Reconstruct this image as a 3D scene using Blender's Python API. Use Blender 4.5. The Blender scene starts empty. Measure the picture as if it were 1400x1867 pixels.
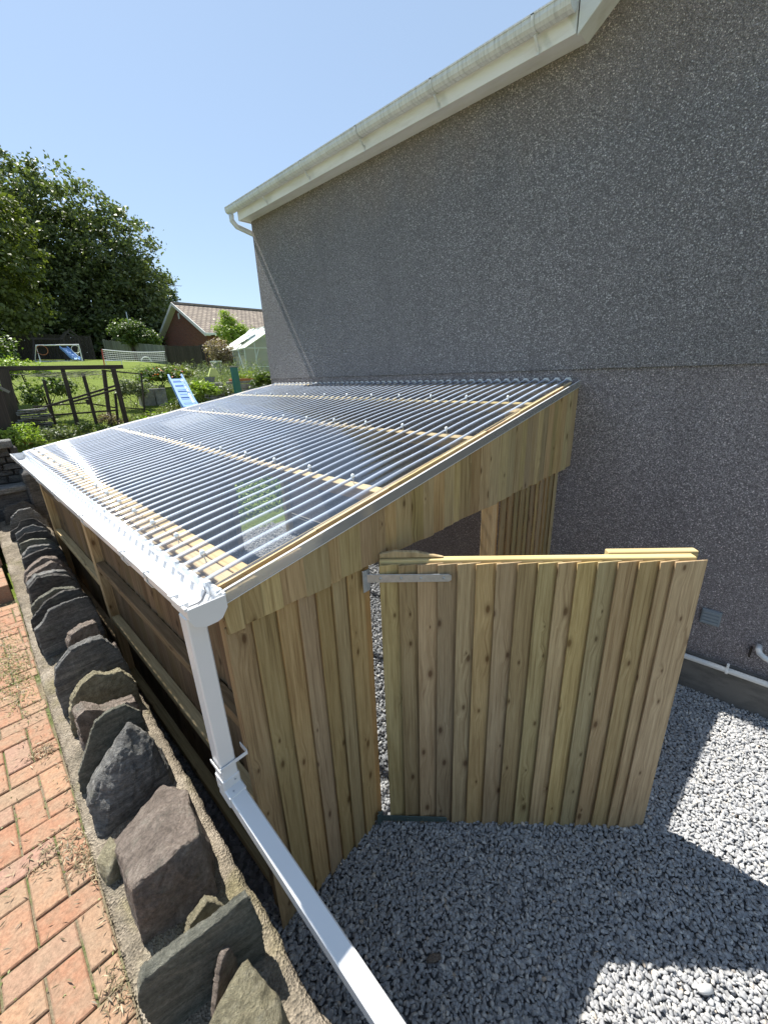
import bpy, bmesh, math, random
import numpy as np
from mathutils import Vector, Matrix
random.seed(7); RNG = np.random.default_rng(11)
sc = bpy.context.scene
col = sc.collection
R = math.radians

# ---------------------------------------------------------------- camera
cam_d = bpy.data.cameras.new('camera'); cam = bpy.data.objects.new('camera', cam_d); col.objects.link(cam)
sc.camera = cam
yaw, pitch, roll = 0.80001, 0.33367, -0.03976
fw = Vector((math.sin(yaw)*math.cos(pitch), math.cos(yaw)*math.cos(pitch), -math.sin(pitch)))
rt = Vector((math.cos(yaw), -math.sin(yaw), 0)); up = rt.cross(fw)
r2 = rt*math.cos(roll) + up*math.sin(roll); u2 = -rt*math.sin(roll) + up*math.cos(roll)
M = Matrix((r2, u2, -fw)).transposed().to_4x4(); M.translation = Vector((-3.58375, -1.2603, 2.53357))
cam.matrix_world = M
cam_d.sensor_fit = 'VERTICAL'; cam_d.sensor_height = 24.0
cam_d.lens = 24.0*738.95/1867.0
cam_d.clip_start = 0.03; cam_d.clip_end = 3000

# ---------------------------------------------------------------- sky and sun
SUN = Vector((-0.027, 0.57, 1.0)).normalized()
elev = math.asin(SUN.z); azim = math.atan2(SUN.x, SUN.y)
w = bpy.data.worlds.new("World"); sc.world = w; w.use_nodes = True
nt = w.node_tree; nt.nodes.clear()
o = nt.nodes.new('ShaderNodeOutputWorld'); bg = nt.nodes.new('ShaderNodeBackground'); sk = nt.nodes.new('ShaderNodeTexSky')
sk.sky_type = 'NISHITA'; sk.sun_disc = False; sk.sun_elevation = elev; sk.sun_rotation = azim
sk.air_density = 1.0; sk.dust_density = 0.25; sk.ozone_density = 1.2
bg.inputs['Strength'].default_value = 0.10
hz = nt.nodes.new('ShaderNodeMix'); hz.data_type = 'RGBA'; hz.inputs[0].default_value = .58; hz.inputs[7].default_value = (2.60, 3.40, 4.45, 1)   # even pale summer haze
nt.links.new(sk.outputs[0], hz.inputs[6]); nt.links.new(hz.outputs[2], bg.inputs[0]); nt.links.new(bg.outputs[0], o.inputs[0])
sl = bpy.data.lights.new('sun', 'SUN'); sl.energy = 5.0; sl.angle = R(0.53); sl.color = (1.0, 0.955, 0.88)
so = bpy.data.objects.new('sun', sl); col.objects.link(so)
so.rotation_euler = SUN.to_track_quat('Z', 'Y').to_euler(); so.location = (0, 10, 30)
sc.view_settings.view_transform = 'Standard'; sc.view_settings.look = 'None'
sc.view_settings.exposure = 1.0; sc.view_settings.gamma = 1.0
sc.render.engine = 'CYCLES'
sc.cycles.max_bounces = 10; sc.cycles.transparent_max_bounces = 24; sc.cycles.diffuse_bounces = 4

# ---------------------------------------------------------------- materials
class NT:
    def __init__(s, name):
        s.m = bpy.data.materials.new(name); s.m.use_nodes = True
        s.t = s.m.node_tree; s.t.nodes.clear()
        s.out = s.n('ShaderNodeOutputMaterial')
    def n(s, kind, **kw):
        nd = s.t.nodes.new(kind)
        for k, v in kw.items():
            if k in nd.inputs: nd.inputs[k].default_value = v
            else: setattr(nd, k, v)
        return nd
    def l(s, a, b): s.t.links.new(a, b)
    def bsdf(s, color=None, rough=0.7, metal=0.0, spec=0.4, normal=None):
        b = s.n('ShaderNodeBsdfPrincipled'); b.inputs['Roughness'].default_value = rough
        b.inputs['Metallic'].default_value = metal; b.inputs['Specular IOR Level'].default_value = spec
        if isinstance(color, tuple): b.inputs['Base Color'].default_value = (*color, 1)
        elif color is not None: s.l(color, b.inputs['Base Color'])
        if normal is not None: s.l(normal, b.inputs['Normal'])
        s.l(b.outputs[0], s.out.inputs['Surface']); return b
    def coord(s, what='Object', scale=(1, 1, 1), loc=(0, 0, 0)):
        c = s.n('ShaderNodeTexCoord'); m = s.n('ShaderNodeMapping')
        m.inputs['Scale'].default_value = scale; m.inputs['Location'].default_value = loc
        s.l(c.outputs[what], m.inputs[0]); return m.outputs[0]
    def noise(s, vec, scale, detail=4, rough=0.55, dist=0):
        n = s.n('ShaderNodeTexNoise'); n.inputs['Scale'].default_value = scale; n.inputs['Detail'].default_value = detail
        n.inputs['Roughness'].default_value = rough; n.inputs['Distortion'].default_value = dist
        if vec is not None: s.l(vec, n.inputs['Vector'])
        return n.outputs['Fac']
    def vor(s, vec, scale, feature='F1', out='Distance', rnd=1.0):
        n = s.n('ShaderNodeTexVoronoi'); n.feature = feature; n.inputs['Scale'].default_value = scale
        n.inputs['Randomness'].default_value = rnd
        if vec is not None: s.l(vec, n.inputs['Vector'])
        return n.outputs[out]
    def ramp(s, fac, stops):
        r = s.n('ShaderNodeValToRGB'); e = r.color_ramp.elements
        while len(e) < len(stops): e.new(0.5)
        for k, (p, c) in enumerate(stops):
            e[k].position = p; e[k].color = (*c, 1) if len(c) == 3 else c
        s.l(fac, r.inputs[0]); return r.outputs[0]
    def mix(s, fac, a, b, mode='MIX'):
        m = s.n('ShaderNodeMix'); m.data_type = 'RGBA'; m.blend_type = mode
        for v, i in ((fac, 0), (a, 6), (b, 7)):
            if isinstance(v, (int, float)): m.inputs[i].default_value = v
            elif isinstance(v, tuple): m.inputs[i].default_value = (*v, 1)
            else: s.l(v, m.inputs[i])
        return m.outputs[2]
    def math(s, op, a, b=0.0):
        m = s.n('ShaderNodeMath'); m.operation = op
        for v, i in ((a, 0), (b, 1)):
            if isinstance(v, (int, float)): m.inputs[i].default_value = v
            else: s.l(v, m.inputs[i])
        return m.outputs[0]
    def bump(s, h, strength=0.5, dist=0.01, normal=None):
        b = s.n('ShaderNodeBump'); b.inputs['Strength'].default_value = strength; b.inputs['Distance'].default_value = dist
        s.l(h, b.inputs['Height'])
        if normal is not None: s.l(normal, b.inputs['Normal'])
        return b.outputs[0]
    def rnd(s):
        a = s.n('ShaderNodeAttribute'); a.attribute_name = 'rnd'; return a.outputs['Fac']

def g(v, k=(1, 1, 1)): return (v*k[0], v*k[1], v*k[2])

def wood(name, light, mid, dark, knots=True, rough=0.75, contrast=1.0):
    t = NT(name)
    uv = t.n('ShaderNodeUVMap'); uv.uv_map = 'grain'
    def mp(sx, sy):
        m = t.n('ShaderNodeMapping'); m.inputs['Scale'].default_value = (sx, sy, 1); t.l(uv.outputs[0], m.inputs[0]); return m.outputs[0]
    rn = t.rnd()
    kn = t.n('ShaderNodeTexVoronoi'); kn.voronoi_dimensions = '2D'; kn.feature = 'F1'; kn.inputs['Scale'].default_value = 1.0
    kv = mp(9.0, 4.2); t.l(kv, kn.inputs['Vector'])
    sep = t.n('ShaderNodeSeparateColor'); t.l(kn.outputs['Color'], sep.inputs[0])
    kd = t.math('DIVIDE', kn.outputs['Distance'], t.math('ADD', .35, t.math('MULTIPLY', sep.outputs[1], 1.1)))
    keep = t.math('GREATER_THAN', sep.outputs[0], 0.55)
    # grain lines bend round the knots
    bend = t.math('MULTIPLY', t.math('MULTIPLY', t.math('SUBTRACT', 1.0, t.math('MINIMUM', t.math('MULTIPLY', kd, 2.2), 1.0)), keep), 1.6)
    gm = mp(70.0, 2.2)
    add = t.n('ShaderNodeVectorMath'); add.operation = 'ADD'; t.l(gm, add.inputs[0])
    cb = t.n('ShaderNodeCombineXYZ'); t.l(bend, cb.inputs[0]); t.l(t.math('MULTIPLY', bend, .2), cb.inputs[1]); t.l(cb.outputs[0], add.inputs[1])
    gr = t.noise(add.outputs[0], 1.0, 5, 0.6, 0.4)
    fine = t.noise(mp(420, 9), 1.0, 3, 0.6)
    blot = t.noise(mp(9, 1.3), 1.0, 3, 0.5)
    c = t.ramp(gr, [(0.25, dark), (0.47, mid), (0.68, light)])
    c = t.mix(t.math('MULTIPLY', t.ramp(blot, [(.45, (0, 0, 0)), (.75, (1, 1, 1))]), .35), c, mid)
    c = t.mix(0.22*contrast, c, t.ramp(fine, [(0.3, g(.12)), (0.7, g(.95))]), 'OVERLAY')
    if knots:
        ring = t.ramp(kd, [(0.045, (1, 1, 1)), (0.085, (.35, .35, .35)), (0.16, (0, 0, 0))])
        rs = t.math('MULTIPLY', ring, keep)
        c = t.mix(t.math('MULTIPLY', rs, 0.88), c, g(.55, (dark[0], dark[1]*.85, dark[2]*.7)))
    # each board its own tone
    hs = t.n('ShaderNodeHueSaturation'); t.l(c, hs.inputs['Color'])
    mr = t.n('ShaderNodeMapRange'); mr.inputs[3].default_value = 0.76; mr.inputs[4].default_value = 1.16; t.l(rn, mr.inputs[0]); t.l(mr.outputs[0], hs.inputs['Value'])
    r2_ = t.math('FRACT', t.math('MULTIPLY', rn, 17.3))
    mh = t.n('ShaderNodeMapRange'); mh.inputs[3].default_value = 0.481; mh.inputs[4].default_value = 0.504; t.l(r2_, mh.inputs[0]); t.l(mh.outputs[0], hs.inputs['Hue'])
    ms = t.n('ShaderNodeMapRange'); ms.inputs[3].default_value = 0.92; ms.inputs[4].default_value = 1.12; t.l(t.math('FRACT', t.math('MULTIPLY', rn, 7.7)), ms.inputs[0]); t.l(ms.outputs[0], hs.inputs['Saturation'])
    nb = t.bump(t.math('ADD', gr, t.math('MULTIPLY', fine, .4)), 0.35, 0.002)
    t.bsdf(hs.outputs[0], rough, 0, .25, nb); return t.m

M_ = {}
M_['pine'] = wood('treated_pine', (.475, .375, .20), (.375, .285, .142), (.20, .137, .062))
M_['brownpine'] = wood('shaded_brown_pine', (.22, .155, .08), (.155, .105, .05), (.085, .055, .025))  # brown stained pine, deep shade under the gutter put into its colour
M_['fresh'] = wood('fresh_sawn_pine', (.64, .52, .30), (.56, .44, .235), (.42, .30, .14))
M_['orange'] = wood('orange_pine', (.46, .30, .12), (.38, .235, .085), (.25, .15, .055))
M_['old'] = wood('weathered_shaded_wood', (.07, .06, .048), (.04, .034, .028), (.02, .017, .014), False)  # weathered timber; also carries tree shade on the far fence and play frame
M_['greyfence'] = wood('grey_fence_wood', (.25, .26, .22), (.18, .19, .165), (.11, .115, .10), False)

def simple(name, c, rough=.5, metal=0, spec=.4, nscale=6, amt=.25, bump=0, bscale=200, dirt=None):
    t = NT(name); v = t.coord()
    n = t.noise(v, nscale, 5, .6)
    cc = t.mix(n, g(1-amt, c), g(1+amt*.6, c))
    if dirt:
        d = t.noise(t.coord(scale=dirt[1]), 3.0, 6, .7)
        cc = t.mix(t.ramp(d, [(.45, (0, 0, 0)), (.72, g(dirt[2]))]), cc, dirt[0])
    nb = t.bump(t.noise(v, bscale, 3), bump, .003) if bump else None
    t.bsdf(cc, rough, metal, spec, nb); return t.m
M_['pvc'] = simple('white_pvc', (.70, .71, .72), .22, 0, .5, 5, .05)
M_['pvc_dirty'] = simple('stained_white_pvc', (.70, .70, .69), .45, 0, .4, 3, .10, dirt=((.26, .255, .24), (2, 20, 2), .6))
M_['pvc_fascia'] = simple('aged_white_fascia', (.70, .69, .66), .5, 0, .4, 2, .08, dirt=((.44, .41, .34), (3, .6, 3), .5))
M_['galv'] = simple('galvanised_steel', (.42, .46, .49), .42, .75, .5, 40, .35, .1)
M_['green_steel'] = simple('dull_green_steel', (.12, .17, .16), .5, .4, .5, 30, .3)
M_['concrete'] = simple('plinth_concrete', (.18, .17, .155), .9, 0, .2, 3, .3, .5, 160, dirt=((.08, .075, .07), (2, 2, 5), .7))
M_['screwcap'] = simple('clear_screw_cap', (.82, .85, .86), .15, 0, .6, 10, .05)
M_['blue'] = simple('blue_plastic', (.14, .29, .60), .35, 0, .5, 4, .12)
M_['bluelight'] = simple('pale_blue_plastic', (.25, .42, .68), .35, 0, .5, 4, .12)
M_['white_paint'] = simple('white_paint', (.75, .75, .73), .5, 0, .4, 8, .08)
M_['redpaint'] = simple('red_paint', (.5, .08, .06), .5)
M_['greenpaint'] = simple('dark_green_paint', (.03, .16, .12), .5, 0, .4, 10, .2)
M_['terracotta'] = simple('terracotta', (.42, .16, .07), .8, 0, .2, 10, .25)
M_['greyplastic'] = simple('grey_plastic', (.20, .21, .23), .5)
M_['lime_plastic'] = simple('lime_plastic', (.55, .62, .22), .5)
M_['alu'] = simple('aluminium_frame', (.55, .60, .56), .45, .3, .5, 5, .15)
M_['vent'] = simple('grey_plastic_vent', (.22, .25, .27), .55, 0, .4, 20, .15)
M_['bark'] = simple('bark', (.07, .055, .04), .95, 0, .1, 6, .5, .8, 30)

# pebbledash render
t = NT('pebbledash_render'); v = t.coord()
sp = t.n('ShaderNodeSeparateXYZ'); t.l(t.n('ShaderNodeTexCoord').outputs['Object'], sp.inputs[0])
wv = t.n('ShaderNodeVectorMath'); wv.operation = 'ADD'
wn = t.n('ShaderNodeTexNoise'); wn.inputs['Scale'].default_value = 60; t.l(v, wn.inputs['Vector'])
sc_ = t.n('ShaderNodeVectorMath'); sc_.operation = 'SCALE'; sc_.inputs['Scale'].default_value = .012; t.l(wn.outputs['Color'], sc_.inputs[0])
t.l(v, wv.inputs[0]); t.l(sc_.outputs[0], wv.inputs[1])
vo = t.n('ShaderNodeTexVoronoi'); vo.inputs['Scale'].default_value = 140; t.l(wv.outputs[0], vo.inputs['Vector'])
vs = t.n('ShaderNodeSeparateColor'); t.l(vo.outputs['Color'], vs.inputs[0])
base = t.ramp(vs.outputs[0], [(0.0, (.17, .166, .168)), (.35, (.26, .254, .258)), (.66, (.35, .342, .348)), (.90, (.46, .455, .46)), (.985, (.78, .78, .78))])
base.node.color_ramp.interpolation = 'LINEAR'
gap = t.ramp(vo.outputs['Distance'], [(.30, (0, 0, 0)), (.72, (1, 1, 1))])
base = t.mix(t.math('MULTIPLY', gap, .62), base, (.07, .068, .069))
big = t.noise(t.coord(scale=(1, 1, .6)), 1.1, 5, .6)
base = t.mix(t.math('MULTIPLY', t.ramp(big, [(.35, (0, 0, 0)), (.7, (1, 1, 1))]), .22), base, (.17, .165, .17))
# warmer lower coat below the joint, brown run-off stain under the eaves
low = t.math('LESS_THAN', sp.outputs[2], 2.485)
warm = t.mix(1.0, base, (1.22, 1.15, 1.13), 'MULTIPLY')
base = t.mix(low, base, warm); base = t.mix(1.0, base, (1.22, 1.16, 1.15), 'MULTIPLY')
st = t.n('ShaderNodeMapRange'); st.inputs[1].default_value = 3.95; st.inputs[2].default_value = 4.6; t.l(t.math('ADD', sp.outputs[2], t.math('MULTIPLY', t.math('SUBTRACT', t.noise(t.coord(scale=(1, 1.5, .4)), 2.0, 4), .5), .7)), st.inputs[0])
base = t.mix(t.math('MULTIPLY', st.outputs[0], .45), base, t.mix(1.0, base, (1.45, 1.15, .85), 'MULTIPLY'))
damp = t.ramp(t.noise(t.coord(scale=(1, 2.6, .22)), 1.6, 5, .6), [(.50, g(1.0)), (.75, g(.88))]); base = t.mix(1.0, base, damp, 'MULTIPLY')
h = t.math('SUBTRACT', 1.0, vo.outputs['Distance'])
h = t.math('ADD', h, t.math('MULTIPLY', vs.outputs[1], .8))
t.bsdf(base, .8, 0, .35, t.bump(h, 1.0, .012)); M_['render'] = t.m

# gravel stones, ground, soil, brick, mortar, stone
t = NT('grey_gravel_stone'); rn = t.rnd()
c = t.ramp(rn, [(0, (.26, .265, .275)), (.45, (.33, .335, .345)), (.85, (.40, .40, .395)), (.95, (.48, .465, .44)), (.99, (.62, .60, .56)), (1, (.42, .33, .25))])
c = t.mix(.45, c, t.ramp(t.noise(t.coord(), 70, 5, .7), [(.3, g(.15)), (.7, g(.9))]), 'OVERLAY')
t.bsdf(c, .85, 0, .25, t.bump(t.noise(t.coord(), 120, 4), .4, .003)); M_['gravel'] = t.m
t = NT('gravel_bed'); v = t.coord()
c = t.ramp(t.vor(v, 45, out='Color'), [(0, g(.10)), (.5, g(.18, (1, 1.02, 1.06))), (1, g(.32, (1, 1.02, 1.05)))])
t.bsdf(c, .9, 0, .2, t.bump(t.vor(v, 45), 1.0, .02)); M_['gravelbed'] = t.m

t = NT('clay_brick'); v = t.coord(); rn = t.rnd()
c = t.ramp(rn, [(0, (.30, .145, .095)), (.3, (.33, .175, .12)), (.6, (.36, .215, .145)), (.85, (.30, .195, .14)), (1, (.33, .19, .165))])
n1 = t.noise(v, 14, 6, .65)
c = t.mix(.12, t.mix(1.0, c, (1.0, .97, .86), 'MULTIPLY'), (.30, .24, .17)); c = t.mix(t.math('MULTIPLY', t.ramp(n1, [(.40, (0, 0, 0)), (.62, (1, 1, 1))]), .62), c, (.28, .205, .14))
sp1 = t.ramp(t.noise(v, 210, 3, .7), [(.62, (0, 0, 0)), (.70, (1, 1, 1))])
c = t.mix(t.math('MULTIPLY', sp1, .55), c, (.10, .055, .035))
c = t.mix(.5, c, t.ramp(t.noise(v, 75, 7, .75), [(.3, g(.15)), (.7, g(.85))]), 'OVERLAY')
t.bsdf(c, .85, 0, .25, t.bump(t.noise(v, 110, 7, .75), .9, .005)); M_['brick'] = t.m
t = NT('joint_sand'); v = t.coord()
c = t.mix(t.ramp(t.noise(v, 5, 5, .6), [(.45, (0, 0, 0)), (.6, (1, 1, 1))]), (.17, .14, .095), (.10, .115, .045))
c = t.mix(.5, c, t.ramp(t.noise(v, 160, 4, .7), [(.3, g(.1)), (.7, g(.95))]), 'OVERLAY')
t.bsdf(c, .95, 0, .1, t.bump(t.noise(v, 160, 4), .9, .006)); M_['sand'] = t.m

t = NT('weathered_mortar'); v = t.coord()
c = t.ramp(t.noise(v, 6, 6, .65), [(.3, (.13, .115, .088)), (.5, (.225, .192, .148)), (.68, (.30, .262, .21))])
c = t.mix(t.ramp(t.noise(v, 3.1, 5, .6), [(.52, (0, 0, 0)), (.66, g(.8))]), c, (.17, .15, .085))
ag = t.vor(v, 130, out='Color'); c = t.mix(.42, c, t.ramp(ag, [(0, g(.10)), (.5, g(.45)), (1, g(.95))]), 'OVERLAY')
hh = t.math('ADD', t.noise(v, 30, 6, .7), t.math('MULTIPLY', t.vor(v, 130), .6))
t.bsdf(c, .95, 0, .15, t.bump(hh, .9, .012)); M_['mortar'] = t.m

def stone(name, a, b, c3, streak=(2, 2, 14)):
    t = NT(name); v = t.coord(); rn = t.rnd()
    n = t.noise(t.coord(scale=streak), 3.5, 8, .68, .6)
    c = t.ramp(n, [(.28, a), (.5, b), (.72, c3)])
    li = t.ramp(t.noise(v, 11, 6, .7), [(.56, (0, 0, 0)), (.66, g(.8))])
    c = t.mix(t.math('MULTIPLY', li, .55), c, (.26, .27, .22))
    c = t.mix(.6, c, t.ramp(t.noise(v, 60, 8, .8), [(.3, g(.1)), (.7, g(.95))]), 'OVERLAY'); c = t.mix(t.math('MULTIPLY', t.ramp(t.noise(v, 7, 4, .6), [(.45, (0, 0, 0)), (.6, (1, 1, 1))]), .45), c, t.mix(1.0, c, g(.65), 'MULTIPLY'))
    hh = t.math('ADD', t.noise(t.coord(scale=(1, 1, 2.5)), 20, 10, .78), t.math('MULTIPLY', t.noise(v, 110, 6, .75), .45))
    t.bsdf(c, .9, 0, .2, t.bump(hh, 1.0, .05)); return t.m
M_['st_grey'] = stone('grey_sandstone', (.12, .12, .12), (.25, .25, .24), (.42, .41, .38))
M_['st_green'] = stone('greenish_slab', (.13, .135, .105), (.25, .25, .205), (.38, .37, .30))
M_['st_brown'] = stone('brown_sandstone', (.18, .15, .125), (.32, .265, .225), (.47, .40, .34), (5, 5, 3))
M_['st_pale'] = stone('pale_sandstone', (.24, .215, .14), (.40, .36, .24), (.54, .49, .35), (4, 9, 4))
M_['st_dark'] = stone('dark_slate', (.06, .058, .056), (.13, .125, .12), (.25, .24, .22))

def grassmat(name, a, b):
    t = NT(name); v = t.coord()
    c = t.mix(t.noise(v, 1.3, 6, .65), a, b)
    c = t.mix(.5, c, t.ramp(t.noise(v, 24, 6, .75), [(.3, g(.15)), (.7, g(.9))]), 'OVERLAY')
    t.bsdf(c, .95, 0, .1, t.bump(t.noise(v, 30, 6, .7), .8, .05)); return t.m
M_['lawn'] = grassmat('lawn', (.10, .145, .025), (.165, .205, .04))
M_['earth'] = grassmat('earth', (.09, .07, .04), (.10, .13, .04))

def leafmat(name, a, b, c3, trans=.35):
    t = NT(name); rn = t.rnd()
    c = t.ramp(rn, [(0, a), (.5, b), (1, c3)])
    d = t.n('ShaderNodeBsdfPrincipled'); t.l(c, d.inputs['Base Color']); d.inputs['Roughness'].default_value = .5; d.inputs['Specular IOR Level'].default_value = .35
    tr = t.n('ShaderNodeBsdfTranslucent'); t.l(t.mix(1.0, c, (1.25, 1.45, .6), 'MULTIPLY'), tr.inputs[0])
    mx = t.n('ShaderNodeMixShader'); mx.inputs[0].default_value = trans
    t.l(d.outputs[0], mx.inputs[1]); t.l(tr.outputs[0], mx.inputs[2]); t.l(mx.outputs[0], t.out.inputs[0]); return t.m
M_['lf_dark'] = leafmat('dark_foliage', (.06, .082, .032), (.11, .138, .055), (.19, .215, .10), .28)
M_['lf_mid'] = leafmat('mid_foliage', (.05, .085, .02), (.085, .13, .032), (.14, .18, .05), .3)
M_['lf_light'] = leafmat('yellow_green_foliage', (.075, .095, .025), (.125, .148, .036), (.19, .21, .06), .28)
M_['lf_lime'] = leafmat('lime_foliage', (.15, .23, .03), (.24, .33, .05), (.36, .42, .10), .3)
M_['lf_pink'] = leafmat('pinkish_foliage', (.13, .10, .06), (.26, .19, .14), (.36, .30, .22), .25)
M_['lf_grey'] = leafmat('grey_green_foliage', (.09, .12, .06), (.15, .18, .09), (.26, .28, .17), .25)
M_['lf_red'] = leafmat('red_petals', (.40, .05, .02), (.5, .10, .03), (.6, .2, .06), .2)
M_['lf_dry'] = leafmat('dry_plant_litter', (.10, .075, .045), (.22, .17, .10), (.38, .32, .20), .1)
M_['lf_weed'] = leafmat('small_green_weeds', (.10, .14, .03), (.18, .22, .06), (.28, .30, .12), .2)

# clear corrugated sheet: reflects at glancing angles, otherwise see-through
t = NT('clear_polycarbonate')
tr = t.n('ShaderNodeBsdfTransparent'); tr.inputs[0].default_value = (.93, .955, .97, 1)
gl = t.n('ShaderNodeBsdfGlossy'); gl.inputs['Roughness'].default_value = .03; gl.inputs['Color'].default_value = (.95, .97, 1, 1)
df = t.n('ShaderNodeBsdfDiffuse'); df.inputs[0].default_value = (.62, .74, .88, 1)
fr = t.n('ShaderNodeFresnel'); fr.inputs['IOR'].default_value = 1.58
k = t.math('MINIMUM', t.math('MULTIPLY', fr.outputs[0], 3.1), 1.0)
m1 = t.n('ShaderNodeMixShader'); t.l(t.math('ADD', .008, t.math('MULTIPLY', fr.outputs[0], .22)), m1.inputs[0]); t.l(tr.outputs[0], m1.inputs[1]); t.l(df.outputs[0], m1.inputs[2])  # pale blue diffuse stands in for sky sheen at glancing angles
m2 = t.n('ShaderNodeMixShader'); t.l(k, m2.inputs[0]); t.l(m1.outputs[0], m2.inputs[1]); t.l(gl.outputs[0], m2.inputs[2])
# silvery sky sheen on the rib crowns, put in as a pale surface mix
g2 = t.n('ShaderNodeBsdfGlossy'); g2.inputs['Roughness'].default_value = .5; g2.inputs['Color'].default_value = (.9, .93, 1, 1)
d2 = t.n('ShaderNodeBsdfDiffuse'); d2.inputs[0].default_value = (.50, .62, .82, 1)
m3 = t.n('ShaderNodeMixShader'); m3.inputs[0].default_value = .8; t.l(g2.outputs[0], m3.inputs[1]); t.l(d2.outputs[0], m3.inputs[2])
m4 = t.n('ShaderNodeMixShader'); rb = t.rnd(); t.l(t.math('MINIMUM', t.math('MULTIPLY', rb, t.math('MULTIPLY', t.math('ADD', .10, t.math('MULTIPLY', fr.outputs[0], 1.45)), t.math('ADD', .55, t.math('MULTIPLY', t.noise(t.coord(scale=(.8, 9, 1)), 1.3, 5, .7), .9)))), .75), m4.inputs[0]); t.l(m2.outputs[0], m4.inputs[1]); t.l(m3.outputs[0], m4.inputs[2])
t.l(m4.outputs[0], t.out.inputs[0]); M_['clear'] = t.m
t = NT('greenhouse_glass')
tr = t.n('ShaderNodeBsdfTransparent'); tr.inputs[0].default_value = (.88, .93, .88, 1)
gl = t.n('ShaderNodeBsdfGlossy'); gl.inputs['Roughness'].default_value = .12
df = t.n('ShaderNodeBsdfDiffuse'); df.inputs[0].default_value = (.62, .68, .55, 1)
fr = t.n('ShaderNodeFresnel'); fr.inputs['IOR'].default_value = 1.5
m1 = t.n('ShaderNodeMixShader'); m1.inputs[0].default_value = .35; t.l(tr.outputs[0], m1.inputs[1]); t.l(df.outputs[0], m1.inputs[2])
m2 = t.n('ShaderNodeMixShader'); t.l(fr.outputs[0], m2.inputs[0]); t.l(m1.outputs[0], m2.inputs[1]); t.l(gl.outputs[0], m2.inputs[2])
t.l(m2.outputs[0], t.out.inputs[0]); M_['ghglass'] = t.m

t = NT('brown_roof_tiles'); v = t.coord()
br = t.n('ShaderNodeTexBrick'); br.inputs['Scale'].default_value = 1.0
uvn = t.n('ShaderNodeUVMap'); uvn.uv_map = 'grain'; t.l(uvn.outputs[0], br.inputs['Vector'])
br.inputs['Color1'].default_value = (.22, .18, .14, 1); br.inputs['Color2'].default_value = (.29, .24, .185, 1); br.inputs['Mortar'].default_value = (.07, .05, .04, 1)
br.inputs['Brick Width'].default_value = .32; br.inputs['Row Height'].default_value = .30; br.inputs['Mortar Size'].default_value = .035
t.bsdf(t.mix(.4, br.outputs[0], t.ramp(t.noise(v, 2, 5), [(.3, g(.2)), (.7, g(.85))]), 'OVERLAY'), .85); M_['tiles'] = t.m
t = NT('red_brick_wall'); v = t.coord()
br = t.n('ShaderNodeTexBrick'); uvn = t.n('ShaderNodeUVMap'); uvn.uv_map = 'grain'; t.l(uvn.outputs[0], br.inputs['Vector']); br.inputs['Scale'].default_value = 1.0
br.inputs['Color1'].default_value = (.24, .075, .045, 1); br.inputs['Color2'].default_value = (.17, .055, .035, 1); br.inputs['Mortar'].default_value = (.22, .17, .14, 1)
br.inputs['Brick Width'].default_value = .225; br.inputs['Row Height'].default_value = .075; br.inputs['Mortar Size'].default_value = .008
t.bsdf(br.outputs[0], .9); M_['redbrick'] = t.m
t = NT('grey_block_wall'); v = t.coord()
c = t.ramp(t.noise(v, 5, 6, .7), [(.3, (.12, .12, .11)), (.5, (.24, .235, .215)), (.7, (.36, .35, .32))])
t.bsdf(c, .95, 0, .1, t.bump(t.noise(v, 12, 6, .7), .9, .04)); M_['block'] = t.m

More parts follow.
